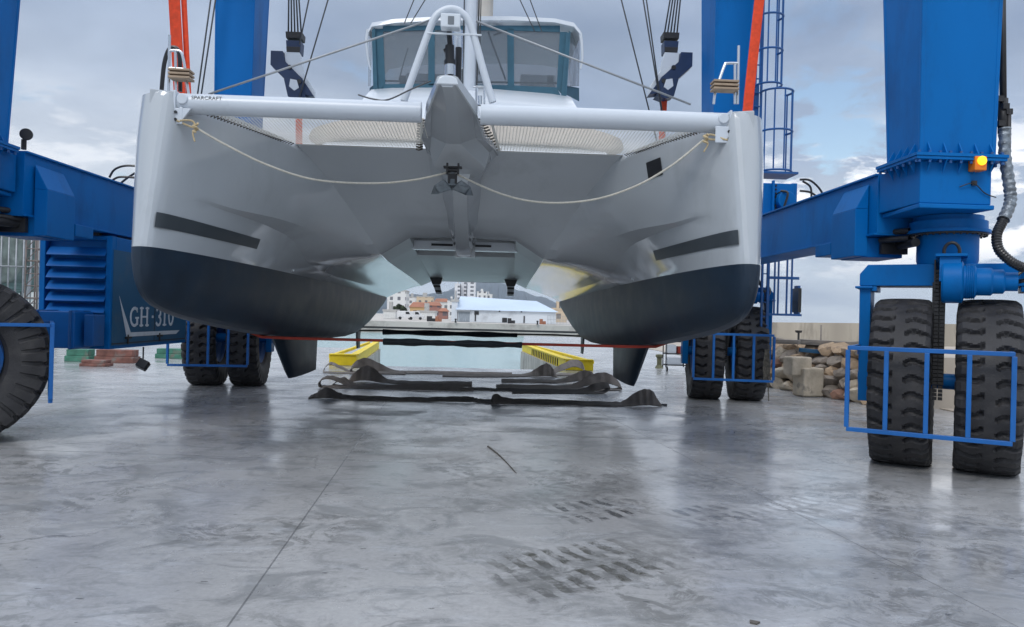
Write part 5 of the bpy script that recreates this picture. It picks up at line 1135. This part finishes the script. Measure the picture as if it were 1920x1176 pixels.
# timber beams and debris lying on the wall top
TIMB = paint('weathered_grey_timber', (.20, .18, .16), .9, var=.35, scale=4, stretch=(1, 1, 6), bump=.4)
for i, (x0, y0, x1, y1, th, mt, lab) in enumerate(((1452, 640, 1500, 642, .10, TIMB, 'grey timber beam lying across the far left of the rubble wall top'), (1500, 641, 1612, 647, .12, TIMB, 'long grey timber beam lying on top of the rubble wall'), (1590, 652, 1625, 650, .26, TIMB, 'short thick timber stub on the rubble wall beside the near guard rail'), (1500, 656, 1545, 660, .09, GREYBLUE, 'grey-blue plank lying on the middle of the rubble wall'), (1528, 657, 1552, 659, .12, WOODR, 'small dark red box on the rubble wall'))):
    a, b = at(x0, y0, 17.2), at(x1, y1, 16.9); m = MB(); m.bar(Vector((0, 0, 0)), b-a, .3, th, up=(0, 0, 1)); tag(m.build('timber_beam' if i != 4 else 'small_box', mt, None, loc=a, bevel=.01), lab, 'timber' if i != 4 else 'box')
m = MB(); a = at(1390, 604, 62); b = at(1900, 609, 60); m.prism([Vector((0, 0, 0))+Vector((0, 0, .02-a.z)), Vector((b.x-a.x, b.y-a.y, .02-a.z)), Vector((b.x-a.x, b.y-a.y, b.z-a.z)), Vector((0, 0, 0))], (0, 1.2, 0)); nf = len(m.f)
tag(m.build('breakwater_wall', paint('streaked_harbour_concrete', (.40, .36, .30), .9, var=.2, scale=.3, dirt=(.22, .2, .17), dscale=.6, stretch=(1, 1, .2), bump=.3), None, loc=a), 'long beige concrete breakwater wall on the right horizon', 'sea wall')
for (x, yb, yt, Y, lab) in ((1393, 643, 618, 40, 'x'),):
    pass
m = MB(); a = gz(1498, 640); a.y = 34; a = at(1497, 640, 34); m.tube([(0, 0, -.3), (0, 0, .45)], .05, 8); m.lathe([(0, .5), (.16, .5), (.14, .40), (.05, .38)], (0, 0, 0), (0, 0, 1), 12); tag(m.build('bollard', DARK, None, loc=a), 'small dark bollard standing beyond the rubble wall', 'bollard')
m = MB(); a = at(1539, 640, 34); m.tube([(0, 0, -.5), (0, 0, .75)], .04, 8); tag(m.build('post', TIMB, None, loc=a), 'thin brown post standing beyond the rubble wall', 'post')
m = MB(); a = gz(1365, 640); a = at(1366, 600, 40); m.tube([(0, 0, -1.6), (0, 0, 3.4)], .07, 10); m.box((-.25, -.1, 3.4), (.25, .1, 3.5)); tag(m.build('lamp_post', GALV, None, loc=(a.x, 40, 1.62)), 'pale lamp post between the tyres of the rear right bogie', 'lamp post')
# trolley on the right pier
t = thing('trolley', 'small wheeled work trolley with white and red goods on the right pier', 'trolley', gz(1268, 697)); m = MB()
for x in (-.33, .33):
    for y in (0, .4): m.tube([(x, y, .12), (x, y, .95)], .018, 6)
for z in (.2, .55, .93):
    m.tube([(-.33, 0, z), (.33, 0, z)], .016, 6); m.tube([(-.33, .4, z), (.33, .4, z)], .016, 6); m.box((-.33, 0, z-.02), (.33, .4, z-.005))
m.build('trolley_frame', DARK, t)
for x in (-.3, .3): m = MB(); m.lathe([(0, -.02), (.08, -.02), (.08, .02), (0, .02)], (x, -.02, .081), (1, 0, 0), 16); m.build('wheel', BLACK, t)
m = MB(); m.box((-.28, .05, .555), (.0, .35, .83)); m.build('white_box', GELW, t, bevel=.01) if False else tag(m.build('crate', GELW, None, loc=t.location, bevel=.02), 'white crate on the trolley at the right pier', 'crate')
m = MB(); m.box((.05, .06, .555), (.28, .33, .78)); tag(m.build('crate', REDW, None, loc=t.location, bevel=.02), 'red crate on the trolley at the right pier', 'crate')
m = MB(); m.box((-.26, .06, .205), (.2, .34, .42)); tag(m.build('crate', ALU, None, loc=t.location, bevel=.02), 'flat white crate on the lower shelf of the trolley', 'crate')
# mooring bollard with coiled rope on right pier
p = gz(1236, 690); m = MB(); m.lathe([(.0, 0), (.14, 0), (.12, .05), (.08, .1), (.08, .32), (.13, .38), (.12, .44), (0, .46)], (0, 0, 0), (0, 0, 1), 20); tag(m.build('mooring_bollard', paint('olive_iron', (.14, .14, .08), .7, var=.3), None, loc=p), 'olive iron mooring bollard just right of the right fin keel', 'bollard')
# ------------------------------------------------------------------ far shore: city, warehouse, mountains
def cityfac(name, col, win=(.10, .11, .13), sx=.30, sz=.33, mort=.25):
    m, nt, b = newmat(name); N = nt.nodes; L = nt.links
    tc = N.new('ShaderNodeTexCoord'); sp = N.new('ShaderNodeSeparateXYZ'); L.new(tc.outputs['Object'], sp.inputs[0])
    def M_(op, a, v, c=None):
        n = N.new('ShaderNodeMath'); n.operation = op; L.new(a, n.inputs[0]) if not isinstance(a, float) else None
        if isinstance(v, (int, float)): n.inputs[1].default_value = v
        else: L.new(v, n.inputs[1])
        return n.outputs[0]
    su = M_('ADD', sp.outputs[0], sp.outputs[1])
    fx = M_('FRACT', M_('MULTIPLY', su, sx), 0); fz = M_('FRACT', M_('MULTIPLY', sp.outputs[2], sz), 0)
    a = M_('MULTIPLY', M_('GREATER_THAN', fx, .35), M_('LESS_THAN', fx, .75)); c = M_('MULTIPLY', M_('GREATER_THAN', fz, .3), M_('LESS_THAN', fz, .8)); w = M_('MULTIPLY', a, c)
    n = N.new('ShaderNodeTexNoise'); n.inputs['Scale'].default_value = .15; L.new(tc.outputs['Object'], n.inputs[0]); w = M_('MULTIPLY', w, M_('ADD', n.outputs[0], .35))
    mx = N.new('ShaderNodeMix'); mx.data_type = 'RGBA'; L.new(w, mx.inputs[0]); mx.inputs[6].default_value = (*col, 1); mx.inputs[7].default_value = (*win, 1); L.new(mx.outputs[2], b.inputs['Base Color']); b.inputs['Roughness'].default_value = .85
    return m
FW_ = cityfac('white_facade', (.72, .72, .70)); FB_ = cityfac('beige_facade', (.60, .48, .34)); FO_ = cityfac('ochre_facade', (.58, .38, .18)); FR_ = cityfac('red_brick_facade', (.33, .16, .13)); FT_ = cityfac('tower_facade', (.70, .71, .73), sx=.16, sz=.34)
ROOFR = paint('terracotta_roof', (.35, .15, .09), .9, var=.2, scale=.2); ROOFG = paint('flat_roof_gravel', (.45, .44, .42), .9)
def cbuild(x0, x1, yt, yb, Y, mat, lab, roof='flat', dep=12, cat='building', name='building'):
    a, b = at(x0, yb, Y), at(x1, yb, Y); zt_ = at((x0+x1)/2, yt, Y).z; z0 = QZ+.05; o = Vector((a.x, Y, z0)); w = b.x-a.x; h = zt_-z0
    t = thing(name, lab, cat, o, 0, 'buildings of the town across the water'); m = MB(); m.box((0, 0, 0), (w, dep, h)); m.build('wall', mat, t)
    r = MB()
    if roof == 'flat': r.box((-.15, -.15, h+.002), (w+.15, dep+.15, h+.5)); r.box((w*.35, dep*.3, h+.5), (w*.6, dep*.6, h+2.4)); r.build('roof', mat if rnd.random() < .5 else ROOFG, t)
    else: r.hexa([(-.4, -.4, h), (w+.4, -.4, h), (w+.4, dep+.4, h), (-.4, dep+.4, h)], [(.5, dep/2-.1, h+roof), (w-.5, dep/2-.1, h+roof), (w-.5, dep/2+.1, h+roof), (.5, dep/2+.1, h+roof)]); r.build('roof', ROOFR, t)
    return t
cbuild(851, 861, 533, 600, 560, FT_, 'left slab of the white high-rise cluster above the warehouse', dep=20)
cbuild(863, 873, 528, 600, 566, FT_, 'tallest middle slab of the white high-rise cluster', dep=20)
cbuild(875, 890, 530, 600, 560, FT_, 'right slab of the white high-rise cluster', dep=20)
cbuild(893, 912, 548, 600, 500, FW_, 'stepped white block right of the high-rise cluster', dep=20)
cbuild(910, 922, 553, 600, 505, FW_, 'lower white block at the right end of the stepped blocks', dep=20)
cbuild(725, 760, 546, 598, 330, FW_, 'big white apartment block at the left beside the hull stern', dep=14)
cbuild(763, 778, 558, 598, 420, FW_, 'white block behind the grey-green trees')
cbuild(780, 810, 557, 598, 400, FB_, 'beige apartment block left of the high-rises')
cbuild(768, 800, 576, 600, 260, FO_, 'ochre house with a wide terracotta roof', 1.8)
cbuild(798, 824, 573, 600, 300, FR_, 'terracotta-roofed brick house behind the low white shed', 1.5)
cbuild(814, 838, 566, 600, 340, FW_, 'white house with a red roof below the high-rises', 1.6)
cbuild(822, 838, 584, 602, 220, FR_, 'small red brick house left of the warehouse door', 1.0, dep=8)
cbuild(838, 852, 566, 600, 330, FW_, 'white block left of the high-rise cluster base')
cbuild(782, 815, 586, 602, 190, paint('white_shed', (.66, .66, .64), .8), 'low plain white shed on the far quay', dep=8)
cbuild(718, 741, 584, 602, 180, MT['white_shed'], 'small white shed at the left end of the far quay', dep=8)
cbuild(1035, 1062, 581, 604, 210, MT['beige_facade'], 'beige low building right of the warehouse', dep=8)
for i, (x0, x1, yt) in enumerate(((560, 600, 560), (605, 640, 550), (642, 690, 565), (1064, 1110, 570), (1115, 1180, 560))):
    cbuild(x0, x1, yt, 600, 420, [FW_, FB_, FW_, FB_, FW_][i], ['white town block hidden mostly by the left hull', 'beige town block behind the left hull', 'wide white town block behind the left stern', 'beige town block behind the right stern', 'white town block behind the right hull'][i])
# warehouse
a, b = at(858, 606, 150), at(1042, 606, 150); z0 = QZ+.04; o = Vector((a.x, 150, z0)); w = b.x-a.x; h = at(950, 583, 150).z-z0; rh = at(950, 561, 150).z-z0
wh = thing('warehouse', 'long white harbour warehouse with pale blue roof across the water', 'warehouse', o)
PALE = paint('pale_blue_roof_sheet', (.52, .62, .74), .5, var=.06, scale=.1); WWALL = paint('white_sheet_wall', (.66, .70, .74), .6, var=.08, scale=.1, dirt=(.5, .53, .56), dscale=.3)
m = MB(); m.box((0, 0, 0), (w, 24, h)); m.build('wall', WWALL, wh)
m = MB(); m.hexa([(-.4, -.5, h), (w+.5, -.5, h), (w+.5, 24.5, h), (-.4, 24.5, h)], [(-.0, 11.5, rh+.6), (w-3.2, 11.5, rh), (w-3.2, 12.5, rh), (-.0, 12.5, rh+.6)]); m.build('roof', PALE, wh)
m = MB(); m.box((.1, -.06, 0), (2.4, -.01, h*.86)); m.build('shutter_door', paint('grey_shutter', (.28, .32, .36), .6, stretch=(8, 1, 1), scale=1, var=.3), wh)
m = MB(); m.box((-.15, -.5, h*.86), (2.65, -.0, h*1.0)); m.build('door_canopy', GALV, wh)
for i, (x, z, ww, hh) in enumerate(((3.3, h*.62, .9, .7), (3.4, .2, .25, 1.3), (8.2, h*.9, .3, .25), (8.9, .1, 1.0, .9), (12.6, h*.9, .3, .25), (13.2, .1, .25, 1.4))): m = MB(); m.box((x, -.12, z), (x+ww, -.01, z+hh)); m.build('window' if i in (0, 2, 4) else 'side_door', DARK, wh)
cbuild(846, 857, 566, 604, 151, WWALL, 'plain white annex joined to the left gable of the warehouse', dep=12)
f = thing('mesh_fence', 'grey mesh fence right of the warehouse on the far quay', 'fence', Vector((at(1026, 606, 140).x, 140, QZ+.03))); m = MB()
for i in range(16): m.box((i*.28, 0, 0), (i*.28+.05, .05, 1.7))
for z in (.1, .9, 1.65): m.box((0, .06, z), (4.3, .09, z+.05))
m.build('fence_panel', GALV, f)
# parked vans and boxes on far quay, bollards on its edge
CARW = paint('white_car_paint', (.7, .7, .7), .3, coat=.5)
def van(x, y, Y, lab, mat=CARW):
    a = at(x, y, Y); t = thing('parked_van', lab, 'van', Vector((a.x, Y, QZ+.04)), 0, 'vans parked on the far quay'); m = MB()
    m.prism([(0, 0, .35), (3.9, 0, .35), (3.9, 0, 1.0), (3.1, 0, 1.15), (2.7, 0, 1.9), (.1, 0, 1.9), (0, 0, 1.7)], (0, 1.7, 0)); m.build('body', mat, t, bevel=.08)
    m = MB(); m.prism([(1.9, -.01, 1.2), (2.85, -.01, 1.2), (2.6, -.01, 1.75), (1.9, -.01, 1.75)], (0, .02, 0)); m.build('side_window', BLACK, t)
    for xx in (.7, 3.1): m = MB(); m.lathe([(0, -.1), (.33, -.1), (.33, .1), (0, .1)], (xx, .1, .33), (0, 1, 0), 16); m.build('wheel', BLACK, t)
van(744, 600, 165, 'white van parked before the big white apartment block'); van(762, 600, 168, 'white van parked below the ochre house')
for i, (x, w_, mt, lab) in enumerate(((800, 1.9, DARK, 'dark stack of pallets before the low white shed'), (816, 1.2, ROOFR, 'small rusty container left of the warehouse'), (952, 1.4, DARK, 'dark handcart in front of the warehouse wall'), (1012, 1.2, ROOFR, 'small red bin near the mesh fence'))):
    a = at(x, 603, 142); m = MB(); m.box((0, 0, 0), (w_*.5, .9, 1.0)); m.box((w_*.5+.02, .1, 0), (w_, .8, .6)); tag(m.build(['pallet_stack', 'container', 'handcart', 'bin'][i], mt, None, loc=(a.x, 142, QZ+.03), bevel=.03), lab, ['pallets', 'container', 'cart', 'bin'][i])
for i, x in enumerate((854, 1008)):
    a = at(x, 606, 133); m = MB(); m.lathe([(.0, 0), (.2, 0), (.14, .15), (.14, .5), (.26, .65), (0, .75)], (0, 0, 0), (0, 0, 1), 12); tag(m.build('mooring_bollard', DARK, None, loc=(a.x, 133.4, QZ+.02)), ['dark bollard on the far quay edge in front of the warehouse door', 'dark bollard on the far quay edge near the warehouse right end'][i], 'bollard')
# fenders band on quay face
QF = MB(); a = at(560, 612, 131.9); b = at(1120, 616, 131.9); QF.prism([Vector((a.x, 131.85, a.z)), Vector((b.x, 131.85, a.z)), Vector((b.x, 131.85, a.z+.35)), Vector((a.x, 131.85, a.z+.35))], (0, .12, 0)); tag(QF.build('quay_fender_strip', DARK, None), 'dark rubbing strip along the far quay face', 'fender')
# trees beyond
def tree(x, yt, yb, Y, wpx, lab, seed):
    a = at(x, yb, Y); h = at(x, yt, Y).z-a.z; r = random.Random(seed); base = Vector((a.x, Y, QZ)); t = thing('tree', lab, 'tree', base, 0, 'trees of the town across the water'); h = h+(a.z-QZ); wd = wpx*Y/1400
    m = MB(); m.tube([(0, 0, 0), (.1, 0, h*.5), (.0, 0, h*.75)], [.35, .25, .1], 8)
    for k in range(5): an_ = k*1.3; m.tube([(.1, 0, h*.45), (wd*.25*math.cos(an_), wd*.25*math.sin(an_), h*.75)], [.12, .05], 5)
    m.build('trunk', TIMB, t); m = MB()
    for i in range(900):
        c = r.choice([(0, .75, .5), (-.28, .6, .35), (.28, .62, .35), (-.1, .85, .3), (.12, .5, .4)]); u = Vector((r.gauss(0, 1), r.gauss(0, 1), r.gauss(0, 1))).normalized()*r.random()**.4*c[2]
        p = Vector((wd*(c[0]+u.x*.7), wd*u.y*.7, h*(c[1]+u.z*.5))); s_ = r.uniform(.25, .6); q = Vector((r.gauss(0, 1), r.gauss(0, 1), r.gauss(0, 1))).normalized(); x_, y_ = frame_for(q)
        m.add([p+x_*s_, p+y_*s_, p-x_*s_, p-y_*s_], [(0, 1, 2, 3)])
    m.build('crown', LEAF, t, fix=False); return t
LEAF = paint('olive_foliage', (.055, .075, .04), .9, var=.5, scale=.6)
tree(750, 572, 600, 240, 22, 'grey-green tree between the white block and the ochre house', 1); tree(739, 576, 600, 235, 14, 'small dark tree at the left end of the far town', 2)
# mountains
MTN = paint('forested_mountain', (.035, .06, .075), .95, var=.4, scale=.004, dirt=(.10, .09, .07), dscale=.01)
def ridge(pts, Y, dep, lab):
    m = MB(); rows = []; r = random.Random(int(Y))
    P = []
    for i in range(len(pts)-1):
        for k in range(12): t = k/12; P.append((pts[i][0]+(pts[i+1][0]-pts[i][0])*t, pts[i][1]+(pts[i+1][1]-pts[i][1])*(t*t*(3-2*t))+r.uniform(-.5, .5)))
    for (x, y) in P:
        pk = at(x, y, Y); f_ = Vector((pk.x, Y-dep, 0)); rows.append([Vector((pk.x*(Y-dep)/Y, Y-dep, -3)), Vector((pk.x*(Y-dep*.6)/Y, Y-dep*.6+r.uniform(-60, 60), pk.z*.38*r.uniform(.8, 1.2))), Vector((pk.x*(Y-dep*.3)/Y, Y-dep*.3+r.uniform(-40, 40), pk.z*.72*r.uniform(.9, 1.1))), pk, Vector((pk.x, Y+dep, -3))])
    m.grid(rows, 0); tag(m.build('mountains', MTN, None, auto=60), kind='structure')
ridge([(-900, 560), (-300, 520), (200, 545), (560, 552), (690, 548), (770, 556), (830, 548), (870, 532), (905, 529), (940, 531), (975, 545), (1010, 556), (1060, 572), (1150, 588), (1300, 596)], 6800, 2000, '')
ridge([(-900, 540), (0, 548), (500, 560), (730, 549), (800, 553), (850, 545), (900, 560), (1000, 575), (1200, 592)], 5200, 1300, '')
# ------------------------------------------------------------------ far left: scaffold, shrink-wrapped boat, sheds
sc_ = thing('scaffold_tower', 'grey tube scaffold tower standing behind the front left wheel', 'scaffolding', gz(66, 640)); so = Vector(sc_.location); k = so.y/1400
m = MB(); wS = 42*k
for x in (-.5, 0, .5):
    for y in (0, wS*.7): m.tube([(x*wS, y, 0), (x*wS, y, 4.6 if x else 4.3)], .03, 6)
for i in range(9):
    z = .25+i*.52
    for y in (0, wS*.7): m.tube([(-.5*wS, y, z), (.5*wS, y, z)], .022, 5)
    if i < 8: m.tube([(-.5*wS, 0, z), (0, 0, z+.52)], .018, 5)
m.build('scaffold_frame', paint('rusty_scaffold_tube', (.16, .13, .12), .7, var=.3), sc_)
m = MB(); m.box((-.5*wS, 0, 3.37), (.5*wS, wS*.7, 3.42)); m.box((-.5*wS, 0, 1.8), (.5*wS, wS*.7, 1.85)); m.build('deck_board', TIMB, sc_)
WRAP = paint('grey_green_debris_netting', (.16, .20, .19), .8, var=.5, scale=1.2, dirt=(.36, .4, .4), dscale=1.0, bump=1.0, bscale=2)
p = at(30, 560, 34); o = Vector((p.x, 34, 0)); m = MB(); kk = 34/1400
prof = [(-140, 430), (68, 432), (54, 468), (40, 505), (22, 530), (-140, 545)]
wt_ = thing('covered_boat', 'grey-green netting covered boat hull on stands at the far left', 'boat', o)
m.prism([Vector((at(x, y, 34).x-o.x, 0, at(x, y, 34).z)) for x, y in prof], (0, 6, 0)); m.build('netting', WRAP, wt_, bevel=.1)
m = MB(); 
for x in (-3.0, -1.5, 0): m.tube([(x, .5, 0), (x+.3, .5, 3.3)], .06, 6); m.tube([(x, 5, 0), (x+.3, 5, 3.3)], .06, 6)
m.build('boat_stand', GALV, wt_)
m = MB(); 
for i in range(8): m.tube([(at(-10+i*14, 520, 33.8).x-o.x, -.3, .0), (at(-10+i*14, 520, 33.8).x-o.x, -.3, 4.9+.2*(i % 3))], .035, 5)
for z in (1.6, 3.2, 4.6): m.tube([(-4, -.35, z), (1.6, -.35, z)], .03, 5)
m.build('support_poles', GALV, wt_)
def lbuild(x0, x1, yt, Y, mat, lab, roof='flat'): return cbuild(x0, x1, yt, 600, Y, mat, lab, roof, dep=12)
lbuild(20, 62, 500, 240, FW_, 'white house behind the scaffold at the far left', 1.5); lbuild(60, 92, 492, 260, FB_, 'cream house behind the scaffold at the far left'); lbuild(90, 130, 505, 280, FW_, 'white block beside the engine house, mostly hidden')
m = MB(); a = at(-60, 640, 46); m.box((0, 0, 0), (9.5, 3, 1.9)); m.prism([(0, -.1, 1.9), (9.5, -.1, 1.9), (9.5, -.1, 2.1), (0, -.1, 2.5)], (0, 3.2, 0)); tag(m.build('shed', MT['white_shed'], None, loc=(a.x, 46, 0), bevel=.03), 'long white shed behind the front left tyre', 'shed')
# ------------------------------------------------------------------ haze over the harbour
if HAZE:
    hz = MB(); hz.box((-9000, -40, -4.6), (9000, 9000, 360)); m, nt, b = newmat('haze_air'); N = nt.nodes
    out = next(n for n in N if n.type == 'OUTPUT_MATERIAL'); N.remove(b); v = N.new('ShaderNodeVolumePrincipled'); v.inputs['Color'].default_value = (.80, .88, 1.0, 1); v.inputs['Density'].default_value = HAZE; v.inputs['Anisotropy'].default_value = .2
    nt.links.new(v.outputs[0], out.inputs['Volume']); tag(hz.build('haze', m), kind='stuff')
